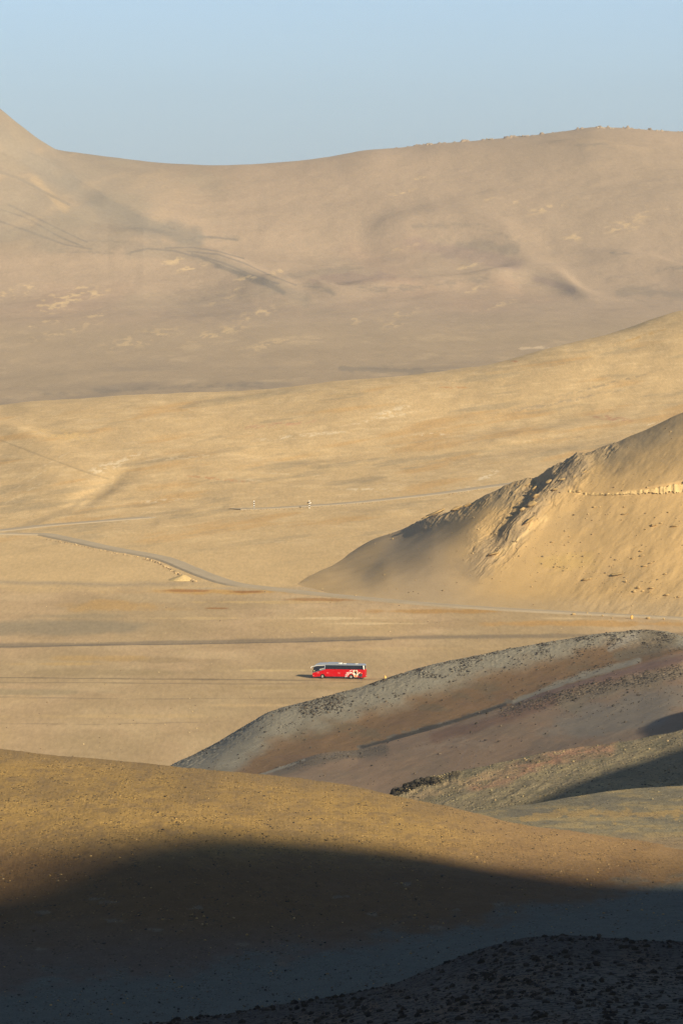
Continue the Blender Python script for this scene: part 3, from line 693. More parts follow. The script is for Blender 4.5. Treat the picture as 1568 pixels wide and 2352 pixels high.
# ---- low gravel shoulder between spur and foreground
uD = np.concatenate([np.linspace(500, 1000, 40, endpoint=False), np.linspace(1000, 1630, 620), np.linspace(1630, 3200, 70)[1:]])
def relief_D(L):
    return .22 * fbm(L.x / 8, L.y / 14, 5, 151) + .06 * fbm(L.x / .9, L.y / 1.8, 3, 152)
D = loft([
    ('z', [(500, 30, 560), (3200, 44, 560)]),
    [(500, 2020, 600), (1000, 1965, 604), (1180, 1955, 606), (1568, 1975, 600), (3200, 1990, 600)],
    [(500, 1980, 640), (1000, 1912, 650), (1180, 1897, 655), (1400, 1915, 645), (1568, 1930, 640), (3200, 1940, 640)],
    [(500, 1960, 700), (1000, 1893, 705), (1180, 1876, 710), (1400, 1866, 705), (1568, 1866, 700), (3200, 1860, 700)],
    [(500, 1950, 780), (1000, 1885, 775), (1100, 1868, 775), (1200, 1852, 778), (1300, 1838, 780), (1400, 1821, 782), (1568, 1803, 785), (2000, 1740, 790), (3200, 1700, 800)],
    ('z', [(500, 15, 840), (1000, 16, 840), (1568, 16, 845), (3200, 20, 860)]),
    ('z', [(500, 0, 880), (3200, 0, 880)]),
], uD, [4, 70, 110, 130, 10, 4], relief_D)
D.col[:] = (0.245, 0.205, 0.125)
nD = fbm(D.u / 60, D.v / 9, 5, 153)
mix(D, .8 * sstep(.05, .35, nD), (0.36, 0.27, 0.13))
mix(D, .7 * sstep(.05, .4, -nD), (0.19, 0.165, 0.115))
stroke(D, [(1200, 1880), (1320, 1868), (1450, 1870), (1600, 1866)], 9, (0.44, 0.29, 0.11), .7, .9, 154, 16)
mix(D, sstep(1905, 1940, D.v) * .8, (0.31, 0.215, 0.115))
D.stone[:] = .8
m_D = earth("shoulder_gravel", 0.26, 2.4, (1.4, 1.6), 0.6, 0.05, 0.32, (0.10, 0.085, 0.055), vary=0.14, gy=3.0, gamp=7.0, stone_light=.5)
grid_mesh("gravel_shoulder", D, m_D)

# ---- ochre foreground hill, running down into the blue-grey hollow
uE = ugrid(-1200, 2800, 1000, 60)
def relief_E(L):
    z = .30 * fbm(L.x / 14, L.y / 16, 4, 161) + .05 * fbm(L.x / 1.2, L.y / 1.5, 3, 162)
    z += .035 * rfbm(L.x / .45, L.y / .6, 2, 163)
    return z
E = loft([
    ('z', [(-1200, 56, 330), (1568, 50, 330), (2800, 50, 330)]),
    [(-1200, 2420, 480), (0, 2420, 470), (500, 2400, 470), (800, 2340, 478), (1200, 2240, 492), (1568, 2190, 498), (2800, 2150, 500)],
    [(-1200, 2240, 508), (0, 2235, 508), (800, 2180, 512), (1200, 2130, 518), (1568, 2095, 524), (2800, 2060, 530)],
    [(-1200, 2010, 542), (0, 2000, 540), (400, 1960, 540), (800, 1975, 545), (1200, 2010, 548), (1568, 2040, 550), (2800, 2020, 556)],
    [(-1200, 1840, 574), (0, 1830, 572), (400, 1840, 570), (800, 1880, 572), (1200, 1935, 578), (1568, 1985, 580), (2800, 1990, 590)],
    [(-1200, 1720, 610), (0, 1734, 605), (100, 1743, 605), (250, 1757, 605), (390, 1766, 605), (500, 1775, 605), (600, 1785, 605), (700, 1797, 605), (800, 1811, 606), (900, 1831, 607),
     (1000, 1850, 608), (1100, 1872, 610), (1180, 1892, 612), (1300, 1908, 615), (1400, 1925, 618), (1500, 1939, 620), (1568, 1948, 622), (2800, 1960, 630)],
    ('z', [(-1200, 50, 680), (800, 44, 670), (1200, 40, 668), (1568, 44, 668), (2800, 46, 680)]),
    ('z', [(-1200, -5, 800), (700, -5, 790), (2800, 0, 790)]),
], uE, [6, 100, 170, 170, 130, 16, 5], relief_E)
OCH = (0.325, 0.208, 0.075)
E.col[:] = OCH
nE = fbm(E.u / 110, E.v / 38, 5, 164); nE2 = fbm(E.u / 26, E.v / 10, 5, 165)
mix(E, .75 * sstep(.0, .4, -nE), (0.25, 0.165, 0.07))
mix(E, .55 * sstep(.05, .45, nE2) * sstep(-.2, .2, nE), (0.40, 0.25, 0.08))
mix(E, .6 * sstep(.1, .4, -nE2), (0.23, 0.155, 0.075))
crE = lin([0, 390, 800, 1180, 1568], [1734, 1766, 1811, 1892, 1948], E.u)
mix(E, sstep(26, 4, E.v - crE) * .45, (0.22, 0.15, 0.075))
mix(E, sstep(900, 1250, E.u) * sstep(2080, 1950, E.v) * .7, (0.33, 0.205, 0.095))
mix(E, sstep(1900, 2010, E.v + 30 * nE - .03 * E.u + 20) * .9, (0.115, 0.068, 0.034))  # tint darkened around the shadow edge and below, deepening the cast shade
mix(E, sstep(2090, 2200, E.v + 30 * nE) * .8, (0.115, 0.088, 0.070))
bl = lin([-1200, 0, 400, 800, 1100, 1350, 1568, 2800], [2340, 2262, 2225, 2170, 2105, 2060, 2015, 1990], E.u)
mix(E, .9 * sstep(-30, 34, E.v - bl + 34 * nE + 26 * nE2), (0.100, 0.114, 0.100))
for cu, cv in ((220, 2065), (245, 2072), (100, 2095), (265, 2115), (360, 2135), (455, 2085), (90, 2180), (560, 2170), (850, 2100), (930, 2030), (1150, 2075), (1050, 2090), (780, 2060), (650, 2215), (1000, 2130)):
    blob(E, cu, cv, 22, 5, (0.17, 0.135, 0.095), .7, cu, 10, .9)
E.stone[:] = .55 + .35 * sstep(0, .4, nE2) + .1
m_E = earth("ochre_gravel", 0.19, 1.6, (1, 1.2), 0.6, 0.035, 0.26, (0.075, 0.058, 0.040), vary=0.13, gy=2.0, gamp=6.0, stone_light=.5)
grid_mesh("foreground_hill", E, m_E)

# ---- nearest dark rubble mound, and the ground up to where the camera stands
uM = np.concatenate([np.linspace(-3000, -60, 50, endpoint=False), np.linspace(-60, 1630, 900), np.linspace(1630, 6000, 70)[1:]])
def relief_M(L):
    return (.18 * fbm(L.x / 6, L.y / 8, 4, 171) + .07 * fbm(L.x / .9, L.y / 1.1, 4, 172)) * sstep(2, 100, L.y)
mound = loft([
    ('z', [(0, 123.0 - 1.4, 3)]),
    ('z', [(0, 98, 110)]),
    [(-3000, 2520, 225), (0, 2520, 228), (800, 2430, 232), (1568, 2390, 235), (6000, 2390, 235)],
    [(-3000, 2440, 265), (0, 2430, 265), (500, 2395, 268), (800, 2330, 272), (1100, 2250, 276), (1300, 2215, 278), (1568, 2225, 278), (6000, 2150, 280)],
    [(-3000, 2400, 300), (0, 2385, 300), (250, 2365, 300), (500, 2335, 300), (700, 2300, 300), (800, 2284, 300), (900, 2263, 300), (1000, 2222, 301), (1060, 2196, 302), (1130, 2170, 303),
     (1200, 2154, 304), (1280, 2148, 305), (1340, 2150, 305), (1400, 2156, 305), (1480, 2162, 305), (1568, 2166, 305), (2400, 2100, 305), (6000, 1800, 310)],
    ('z', [(-3000, 55, 360), (0, 54, 360), (1568, 56, 365), (6000, 70, 365)]),
    ('z', [(0, 20, 430)]),
], uM, [10, 30, 110, 190, 14, 4], relief_M)
mound.col[:] = (0.080, 0.066, 0.052)
nM = fbm(mound.u / 70, mound.v / 30, 5, 173)
crM = lin([0, 500, 800, 1000, 1200, 1568], [2385, 2335, 2284, 2222, 2154, 2166], mound.u)
mix(mound, sstep(.0, .4, nM) * .7, (0.115, 0.075, 0.045))
mix(mound, sstep(1150, 1400, mound.u) * .6 * sstep(2200, 2260, mound.v), (0.120, 0.112, 0.090))
mix(mound, sstep(60, 10, mound.v - crM) * .6, (0.030, 0.030, 0.030))
mound.stone[:] = 1.0
m_M = earth("dark_rubble", 0.14, 1.0, (1, 1), 0.8, 0.04, 0.28, (0.018, 0.016, 0.014), vary=0.22, stone_amt=1.3, stone_light=.06)
grid_mesh("rubble_mound", mound, m_M)

# ---- everything below and beyond: one broad ground sheet
nb_ = 60
gx = np.linspace(-8000, 8000, nb_); gy = np.linspace(-6000, 12500, nb_)
base = Layer(); base.x, base.y = np.meshgrid(gx, gy)
base.z = -34 + 3 * fbm(base.x / 1500, base.y / 1500, 3, 181)
base.u = base.x; base.v = base.y
base.col = np.zeros(base.x.shape + (3,)) + np.array(TANF); base.stone = np.zeros(base.x.shape) + .2; base.rip = np.zeros(base.x.shape)
grid_mesh("desert_floor", base, m_far)

# ---- off-frame mountains that throw the evening shadows across the foreground and the spur
def ridge(name, crest, wf, wb, foot_f, foot_b, n=160, seed=1, rough=3.0):
    """crest: world points; falls away on +y over wf to foot_f and on -y over wb to foot_b"""
    crest = np.array(crest, float)
    s = np.concatenate([[0], np.cumsum(np.hypot(*np.diff(crest[:, :2], axis=0).T))])
    q = np.linspace(0, s[-1], n)
    c = np.stack([pchip(s, crest[:, i], q) for i in range(3)], 1)
    T = np.concatenate([-np.linspace(1, 0, 30) ** 1.3, np.linspace(0, 1, 31)[1:] ** 1.3])
    L = Layer()
    L.x = np.repeat(c[None, :, 0], len(T), 0)
    L.y = np.where(T[:, None] < 0, c[None, :, 1] + T[:, None] * wb, c[None, :, 1] + T[:, None] * wf)
    foot = np.where(T[:, None] < 0, foot_b, foot_f)
    a = np.abs(T)[:, None]
    prof = 1 - a * (1.35 - .35 * a)
    L.z = foot + (c[None, :, 2] - foot) * prof
    L.z += rough * fbm(L.x / 60, L.y / 60, 4, seed) * sstep(0, .25, a)
    L.u = L.x; L.v = L.y
    L.col = np.zeros(L.x.shape + (3,)) + np.array((.24, .17, .10)); L.stone = np.zeros(L.x.shape) + .5; L.rip = np.zeros(L.x.shape)
    o = grid_mesh(name, L, m_A)
    return o
sE = 850.0
edgeE = [(-900, 2150), (-400, 2110), (-150, 2062), (0, 2034), (80, 2000), (200, 1955), (300, 1930), (450, 1912), (600, 1918), (750, 1932), (900, 1950),
         (1000, 1970), (1150, 1998), (1300, 2016), (1450, 2030), (1568, 2036), (2000, 2045), (2600, 2050)]
Qs = [at(E, u, v, (480, 600)) + SUN * sE for u, v in edgeE]
left = Qs[0]
crest = [(left[0] - 330, left[1] + 20, 150), (left[0] - 200, left[1] + 5, 250), (left[0] - 90, left[1], left[2] - 30)] + [tuple(q_) for q_ in Qs]
rr = Qs[-1]
crest += [(rr[0] + 80, rr[1] - 30, rr[2] - 20), (rr[0] + 250, rr[1] - 60, rr[2] - 150), (rr[0] + 450, rr[1] - 60, 40)]
ridge("sunward_mountain", crest, 420, 900, 40, -40, 1300, 191)
sC = 250.0
edgeC = [(1090, 1885), (1150, 1864), (1200, 1848), (1250, 1828), (1300, 1805), (1350, 1786), (1400, 1769), (1450, 1755), (1500, 1738), (1568, 1714), (1700, 1690)]
Qc = [at(C, u, v, (862, 925)) + SUN * sC for u, v in edgeC]
l0 = Qc[0]; r0 = Qc[-1]
crest = [(l0[0] - 40, l0[1], 30), (l0[0] - 14, l0[1], 85)] + [tuple(q_) for q_ in Qc] + [(r0[0] + 25, r0[1] - 30, r0[2] - 8), (r0[0] + 90, r0[1] - 80, r0[2] - 35), (r0[0] + 220, r0[1] - 120, 20)]
ridge("side_hill", crest, 60, 200, 25, 20, 500, 193, 1.0)

# =================================================================== ROCKS
def ico(sub):
    import bmesh
    bm = bmesh.new(); bmesh.ops.create_icosphere(bm, subdivisions=sub, radius=1)
    v = np.array([p.co[:] for p in bm.verts]); f = np.array([[q.index for q in p.verts] for p in bm.faces]); bm.free()
    return v, f
ICO1, ICO2, ICO3 = ico(1), ico(2), ico(3)
def rock_shape(r, base_=ICO2, rough=.28, cuts=7):
    v = base_[0].copy()
    for _ in range(cuts):        # chip flat faces off
        n = r.normal(size=3); n /= np.linalg.norm(n); h = r.uniform(.45, .85)
        dd = v @ n; v = v - np.outer(np.clip(dd - h, 0, None), n)
    v *= (1 + rough * r.uniform(-.5, .5, size=(len(v), 1)) * .5)
    return v
def rock_mat(name, col):
    m = bpy.data.materials.new(name); N, Lk = nodes_of(m); bs = N["Principled BSDF"]
    bs.inputs["Roughness"].default_value = .95; bs.inputs["Specular IOR Level"].default_value = .1
    g = N.new("ShaderNodeNewGeometry"); n = N.new("ShaderNodeTexNoise"); n.inputs["Scale"].default_value = 1.3; n.inputs["Detail"].default_value = 6
    Lk.new(g.outputs["Position"], n.inputs["Vector"])
    r = N.new("ShaderNodeMapRange"); r.inputs[3].default_value = .55; r.inputs[4].default_value = 1.35
    Lk.new(n.outputs["Fac"], r.inputs[0])
    a = N.new("ShaderNodeAttribute"); a.attribute_name = "tint"
    v = N.new("ShaderNodeVectorMath"); v.operation = 'SCALE'
    if col is None: Lk.new(a.outputs["Color"], v.inputs[0])
    else: v.inputs[0].default_value = col
    Lk.new(r.outputs[0], v.inputs["Scale"]); Lk.new(v.outputs[0], bs.inputs["Base Color"])
    b = N.new("ShaderNodeBump"); b.inputs["Strength"].default_value = .6; b.inputs["Distance"].default_value = .12
    n2 = N.new("ShaderNodeTexNoise"); n2.inputs["Scale"].default_value = 6; Lk.new(g.outputs["Position"], n2.inputs["Vector"])
    Lk.new(n2.outputs["Fac"], b.inputs["Height"]); Lk.new(b.outputs[0], bs.inputs["Normal"])
    return m
M_ROCKS = rock_mat("loose_stone", None)
M_SAND_ROCK = rock_mat("sandstone", (0.40, 0.275, 0.125))
M_PALE_ROCK = rock_mat("pale_limestone", (0.60, 0.43, 0.20))
M_FAR_ROCK = rock_mat("far_sandstone", (0.36, 0.28, 0.19))
M_DARK_ROCK = rock_mat("black_lava_stone", (0.07, 0.055, 0.045))
M_GOLD_ROCK = rock_mat("orange_stone", (0.72, 0.42, 0.12))

def tri_mesh(name, v, f, mat, tint=None):
    me = bpy.data.meshes.new(name)
    me.vertices.add(len(v)); me.vertices.foreach_set("co", v.astype(np.float32).ravel())
    me.loops.add(f.size); me.loops.foreach_set("vertex_index", f.astype(np.int32).ravel())
    me.polygons.add(len(f)); me.polygons.foreach_set("loop_start", np.arange(0, f.size, 3, dtype=np.int32))
    me.polygons.foreach_set("loop_total", np.full(len(f), 3, dtype=np.int32))
    me.update(calc_edges=True)
    if tint is not None:
        a = me.color_attributes.new("tint", 'FLOAT_COLOR', 'POINT')
        a.data.foreach_set("color", np.concatenate([tint, np.ones((len(tint), 1))], 1).astype(np.float32).ravel())
    me.materials.append(mat)
    o = bpy.data.objects.new(name, me); COL.objects.link(o)
    return o

def scatter(name, L, weight, n, size, cols, label, cat, seed=1, lo=.5, templ=ICO1, sink=.25, band=None):
    """loose stones nobody could count, strewn over a layer (one object)"""
    r = np.random.default_rng(seed)
    area = np.abs(np.gradient(L.u, axis=1) * np.gradient(L.v, axis=0))
    fac = (-np.gradient(L.v, axis=0)) > 0            # seen from the front
    w = weight * area * fac * (L.u > -80) * (L.u < 1650)
    w = w.ravel(); w = np.clip(w, 0, None); w /= w.sum()
    idx = r.choice(len(w), n, p=w)
    X = L.x.ravel()[idx]; Y = L.y.ravel()[idx]; Zz = L.z.ravel()[idx]
    gxs = np.abs(np.gradient(L.x, axis=1)).ravel()[idx]
    X = X + r.uniform(-.5, .5, n) * gxs
    T = [rock_shape(r, templ, .5, 4) for _ in range(12)]
    nv = len(templ[0]); vs = np.zeros((n, nv, 3)); tints = np.zeros((n, nv, 3))
    sz = size * (lo + (1 - lo) * r.pareto(2.6, n).clip(0, 3.0))
    for i in range(n):
        t = T[i % 12]; a = r.uniform(0, 6.283); c, s_ = math.cos(a), math.sin(a)
        q = t * np.array([1, r.uniform(.6, 1), r.uniform(.45, .8)]) * sz[i]
        q = np.stack([q[:, 0] * c - q[:, 1] * s_, q[:, 0] * s_ + q[:, 1] * c, q[:, 2]], 1)
        vs[i] = q + (X[i], Y[i], Zz[i] + sz[i] * (.5 - sink) * .6)
        tints[i] = np.array(cols[r.integers(len(cols))]) * r.uniform(.7, 1.25)
    f = (templ[1][None] + (np.arange(n) * nv)[:, None, None]).reshape(-1, 3)
    o = tri_mesh(name, vs.reshape(-1, 3), f, M_ROCKS, tints.reshape(-1, 3))
    o["kind"] = "stuff"; o["label"] = label; o["category"] = cat
    return o
one = lambda L: np.ones(L.u.shape)
wA = .12 + sstep(-.05, .3, nst) * sstep(80, 20, da) * sstep(500, 700, A.u) + 1.3 * sstep(9, 1, np.abs(da)) + 3.5 * sstep(30, 5, pdist(A.u, A.v, [(700, 1625), (775, 1610)])) + 1.5 * sstep(10, 3, pdist(A.u, A.v, [(1170, 1603), (1400, 1528)]))
wA = wA * (A.y > 1090) * (1 - .8 * sstep(1080, 1100, A.y) * sstep(60, 130, da))
VOLC = [(0.06, 0.05, 0.04), (0.09, 0.075, 0.055), (0.05, 0.045, 0.04), (0.13, 0.10, 0.07)]
scatter("lava_stones", A, wA, 5200, .17, VOLC, "dark lava stones strewn along the crest of the grey brown ridge below the red bus", "stones", 201)
wB = .10 + 2.0 * sstep(24, 4, pdist(B.u, B.v, [(1160, 1632), (1250, 1608), (1356, 1580), (1568, 1538)])) + .8 * sstep(24, 6, pdist(B.u, B.v, [(680, 1752), (800, 1730), (880, 1722)])) + .5 * sstep(60, 10, pdist(B.u, B.v, [(1300, 1620), (1568, 1580)]))
scatter("lava_stones", B, wB, 2600, .20, VOLC, "dark lava stones dotting the pinkish slope behind the green spur", "stones", 202)
wC = .5 + 1.5 * sstep(14, 2, np.abs(dc)) + 5 * sstep(16, 4, pdist(C.u, C.v, [(905, 1822), (960, 1798), (1010, 1790)]))
scatter("scree", C, wC, 5200, .15, [(0.10, 0.085, 0.05), (0.30, 0.23, 0.12), (0.22, 0.18, 0.10), (0.06, 0.05, 0.035), (0.34, 0.25, 0.14)], "yellowish and dark scree covering the green spur at right", "scree", 203)
scatter("black_boulders", C, sstep(10, 3, pdist(C.u, C.v, [(903, 1822), (940, 1806), (965, 1797), (1000, 1793)])), 260, .42, [(0.03, 0.026, 0.02), (0.05, 0.042, 0.03)], "black lava boulders heaped at the left tip of the green spur", "boulders", 204, .6)
scatter("gravel", D, one(D), 3600, .10, [(0.10, 0.085, 0.055), (0.32, 0.25, 0.13), (0.24, 0.19, 0.11)], "grey and yellow gravel on the low shoulder at right", "gravel", 205)
wE = (.5 + 1.2 * sstep(0, .3, nE2)) * sstep(2400, 2300, E.v)
scatter("gravel", E, wE, 9000, .07, [(0.12, 0.085, 0.045), (0.38, 0.25, 0.10), (0.10, 0.075, 0.05), (0.26, 0.18, 0.09), (0.05, 0.042, 0.035)], "small stones and gravel over the ochre foreground hill", "gravel", 206, .3)
wE2 = sstep(-40, 30, E.v - bl)
scatter("gravel", E, wE2 * (1 + 3 * sstep(0, 90, E.v - bl)) * sstep(1300, 500, E.u) + .25 * wE2 + .05 * sstep(1950, 2000, E.v), 8000, .085, [(0.02, 0.02, 0.02), (0.03, 0.03, 0.03), (0.05, 0.05, 0.05)], "dark pebbles in the blue grey hollow before the rubble mound", "gravel", 207, .5)
scatter("rubble", mound, (.5 + .8 * sstep(-.1, .3, nM) + 1.5 * sstep(12, 1, np.abs(mound.v - crM))) * (mound.y > 200), 12000, .10,
        [(0.012, 0.011, 0.010), (0.02, 0.018, 0.016), (0.03, 0.026, 0.022)], "black rubble strewn over the nearest mound at lower right", "rubble", 208, .25)

scatter("pebbles", R, .15 + sstep(70, 10, pdist(R.u, R.v, [(1310, 1085), (1220, 1140), (1190, 1190), (1130, 1265)])) + .8 * sstep(50, 10, pdist(R.u, R.v, [(1230, 1290), (1340, 1300), (1500, 1340)])) + .7 * sstep(20, 4, pdist(R.u, R.v, [(960, 1193), (1060, 1165), (1140, 1125), (1250, 1085)])),
        1500, .20, [(0.34, 0.24, 0.12), (0.22, 0.16, 0.09), (0.42, 0.30, 0.15)], "pebbles and rock chips over the right hillside", "pebbles", 209, .4)
scatter("pebbles", S, one(S) * (S.v > 1345) * (S.v < 1760), 900, .16, [(0.30, 0.22, 0.12), (0.5, 0.38, 0.2), (0.2, 0.15, 0.09)], "pebbles scattered on the plain around the bus", "pebbles", 210, .4)
def put_rock(name, L, u, v, w, h=None, mat=M_SAND_ROCK, label=None, cat="rock", group=None, seed=0, band=None, dep=None, yaw=None, sub=ICO2, sink=.18, tilt=0, kmpv=None):
    """one rock resting on a surface; w, h are its apparent size in picture units"""
    p = at(L, u, v, band); m = K * p[1]
    r = np.random.default_rng(int(u * 13 + v * 7 + seed))
    h = h if h is not None else w * .6
    W = w * m / 2; Hh = h * m / 2; Dp = (dep * m / 2) if dep else W * .8
    q = rock_shape(r, sub) * np.array([W * 1.1, Dp, Hh * 1.15])
    if tilt:
        c, s_ = math.cos(tilt), math.sin(tilt)
        q = np.stack([q[:, 0] * c + q[:, 2] * s_, q[:, 1], -q[:, 0] * s_ + q[:, 2] * c], 1)
    me_o = tri_mesh(name, q - np.array([0, 0, q[:, 2].min() + 2 * Hh * sink]), sub[1], mat)
    me_o.location = p
    if label: me_o["label"] = label
    me_o["category"] = cat
    if group: me_o["group"] = group
    return me_o

def zR(zx, zy): return 1160.3 + zx * .26, 1066.2 + zy * .26
GRP = "loose rocks on the right hillside"
small = "small loose sandstone rock lying on the sandy right hillside"
hill_rocks = [
    (785, 372, 34, 24, "rounded tan rock just below the left part of the pale ledge"),
    (1050, 437, 56, 14, "flat tan slab lying midway down the hillside under the ledge"),
    (1310, 536, 62, 26, "largest tan rock of the upper group below the pale ledge"),
    (1372, 515, 26, 20, "squarish rock right beside the largest one below the ledge"),
    (1490, 543, 62, 18, "long low rock near the right edge below the pale ledge"),
    (1200, 762, 44, 15, "narrow slanting rock highest of the middle hillside group"),
    (1203, 803, 48, 14, "dark topped slab in the middle hillside group"),
    (1118, 827, 42, 16, "leftmost tan rock of the middle hillside group"),
    (1222, 893, 44, 20, "blunt rock with a shaded left end in the middle hillside group"),
    (1275, 872, 34, 12, "thin rock right of the blunt rock in the middle hillside group"),
    (985, 966, 118, 22, "longest flat tan slab on the lower hillside"),
    (705, 1014, 58, 20, "jagged tan rock left of the longest slab on the lower hillside"),
    (744, 1010, 28, 13, "small rock touching the jagged rock on the lower hillside"),
    (1062, 1030, 20, 30, "upright narrow rock below the longest slab on the hillside"),
    (1176, 1084, 42, 36, "big round boulder near the foot of the right hill"),
    (1136, 1118, 42, 22, "dark sided rock left of the big round boulder"),
    (1287, 1088, 52, 18, "low tan slab right of the big round boulder"),
    (1207, 1115, 36, 16, "rubbly rock directly below the big round boulder"),
    (1270, 1125, 30, 12, "thin dark rock below the low tan slab near the hill foot"),
    (1420, 1145, 52, 22, "oval tan rock close to the hill foot near the right edge"),
    (1530, 1166, 34, 18, "rightmost tan rock at the foot of the right hill"),
    (1405, 963, 46, 16, "tan slab casting a dark patch above the hill foot at right"),
    (410, 683, 32, 14, "small wedge shaped rock on the smooth sand left of the rocky rib"),
]
for zx, zy, w, h, lb in hill_rocks:
    u_, v_ = zR(zx, zy)
    put_rock("hillside_rock", R, u_, v_ + h * .13, w * .26, h * .26, label=lb, group=GRP, band=(1570, 1860), sub=ICO3 if w > 50 else ICO2, tilt=-.15)
LM = [(690, 240, "the outcrop at the ledge's left end"), (1100, 245, "the thin middle of the pale ledge"), (1050, 437, "the flat slab under the ledge"), (1310, 536, "the largest rock of the upper group"),
      (785, 372, "the rounded rock below the ledge"), (1200, 790, "the middle hillside group"), (985, 966, "the longest flat slab"), (705, 1014, "the jagged rock"), (1176, 1084, "the big round boulder"),
      (1530, 1166, "the rightmost foot rock"), (410, 683, "the wedge shaped rock"), (200, 525, "the long slanting rock fin"), (1405, 963, "the slab with the dark patch")]
used_lb = {}
def small_label(zx, zy):
    b = min(LM, key=lambda q: (q[0] - zx) ** 2 + (q[1] - zy) ** 2)
    a = math.atan2(-(zy - b[1]), zx - b[0]) / (math.pi / 4)
    dr = ("right of", "above right of", "above", "above left of", "left of", "below left of", "below", "below right of")[int(round(a)) % 8]
    k = (b[2], dr); used_lb[k] = used_lb.get(k, 0) + 1
    n = used_lb[k]
    return ("small tan rock", "another small tan rock farther", "third small tan rock", "fourth small tan rock")[min(n, 4) - 1] + " " + dr + " " + b[2]
for zx, zy, w in ((670, 315, 16), (610, 325, 12), (1045, 377, 22), (1025, 492, 18), (1435, 420, 26), (1235, 572, 20), (1535, 500, 22), (1312, 857, 16), (940, 903, 16),
                  (1295, 1145, 14), (1495, 1178, 22), (560, 637, 20), (560, 687, 18), (527, 712, 20), (672, 763, 14), (230, 1080, 20), (225, 975, 16), (430, 903, 28),
                  (460, 900, 18), (815, 425, 9), (422, 720, 10), (488, 708, 8), (1552, 357, 18), (1338, 667, 8), (330, 720, 8), (1562, 715, 22), (1270, 1045, 10), (645, 1108, 8), (35, 283, 14), (110, 172, 22),
                  (1130, 340, 14), (720, 965, 9), (1380, 425, 8), (1080, 478, 8), (1245, 725, 14), (80, 755, 8), (1060, 1000, 9), (545, 915, 18), (585, 940, 12), (655, 910, 14)):
    u_, v_ = zR(zx, zy)
    put_rock("hillside_rock", R, u_, v_ + w * .08, w * .26, w * .17, label=small_label(zx, zy), group=GRP, band=(1570, 1860), sub=ICO1, seed=3)
# slanting outcrops on the rib and the crest
outc = [
    (645, 235, 60, 26, "knobbly outcrop at the left end of the pale ledge", 0), (265, 275, 70, 34, "slanting tan outcrop on the shaded rib above the two dark hollows", -.6),
    (235, 340, 90, 46, "broad broken outcrop in the middle of the shaded rocky rib", -.5), (150, 395, 60, 40, "dark jagged outcrop at the left of the shaded rocky rib", -.3),
    (200, 525, 150, 26, "long slanting rock fin with a black shadow low on the rib", -.62), (390, 150, 70, 28, "tan outcrop block high on the rib near the hill crest", -.4),
    (440, 215, 70, 24, "dark streaked outcrop slab right of the broad broken outcrop", -.15), (500, 130, 60, 22, "ragged outcrop row below the crest of the right hill", -.3),
    (690, 62, 60, 16, "smooth tan outcrop close under the upper crest of the right hill", -.3), (600, 102, 30, 22, "small dark faced outcrop under the upper crest", -.2),
    (190, 190, 60, 14, "thin outcrop shelf left of the high outcrop block", -.5), (250, 215, 60, 20, "outcrop ledge between the thin shelf and the broad outcrop", -.6),
]
for zx, zy, w, h, lb, tl in outc:
    u_, v_ = zR(zx, zy)
    put_rock("rock_outcrop", R, u_, v_ + h * .13, w * .26, h * .26, label=lb, cat="outcrop", group="outcrops on the rocky rib of the right hill", band=(1590, 1860), sub=ICO3, tilt=tl, dep=w * .2, sink=.3)
for u_, v_, w, h, lb in ((1000, 1184, 44, 9, "dark crumbly outcrop at the lower left of the hill crest"), (1045, 1172, 34, 8, "outcrop with a black hollow on the lower hill crest"),
                         (1072, 1163, 26, 6, "slim outcrop right of the black hollow on the lower crest"), (975, 1190, 16, 5, "lowest outcrop at the left end of the hill crest"),
                         (1135, 1275, 30, 9, "slanting tan slab alone below the rib in smooth sand")):
    put_rock("rock_outcrop", R, u_, v_, w, h, label=lb, cat="outcrop", group="outcrops on the rocky rib of the right hill", band=(1590, 1860), sub=ICO3, tilt=-.35, sink=.3, seed=5)

# the pale ledge across the right hill
def ledge():
    us = np.linspace(1306, 1700, 150)
    lv = np.interp(us, [1300, 1340, 1400, 1470, 1530, 1570, 1700], [1127, 1133, 1134, 1128, 1122, 1114, 1100])
    hh = np.interp(us, [1300, 1320, 1380, 1420, 1460, 1500, 1510, 1568, 1700], [.4, .7, .3, .35, .8, 1.0, 1.5, 1.9, 2])
    r = np.random.default_rng(9); V = []
    for u_, v_, h in zip(us, lv, hh):
        p = at(R, u_, v_, (1600, 1830)); h *= 1 + .35 * r.uniform(-1, 1)
        j = r.uniform(-.25, .25)
        V += [p + (0, -.5 - .3 * h + j, -h * .75), p + (0, -.42 - .1 * h + j, h * .05), p + (0, -.55 + j, h * .35), p + (0, 2.2, h * .30), p + (0, 3.0, -.9)]
    V = np.array(V); n = len(us); F = []
    for i in range(n - 1):
        for k in range(4):
            a = i * 5 + k; b = a + 5
            F += [[a, b, b + 1], [a, b + 1, a + 1]]
    F = np.array(F)[:, ::-1]
    o = tri_mesh("rock_ledge", V, F, M_PALE_ROCK); o["label"] = "pale cream rock ledge running across the upper right hillside"; o["category"] = "rock ledge"
ledge()

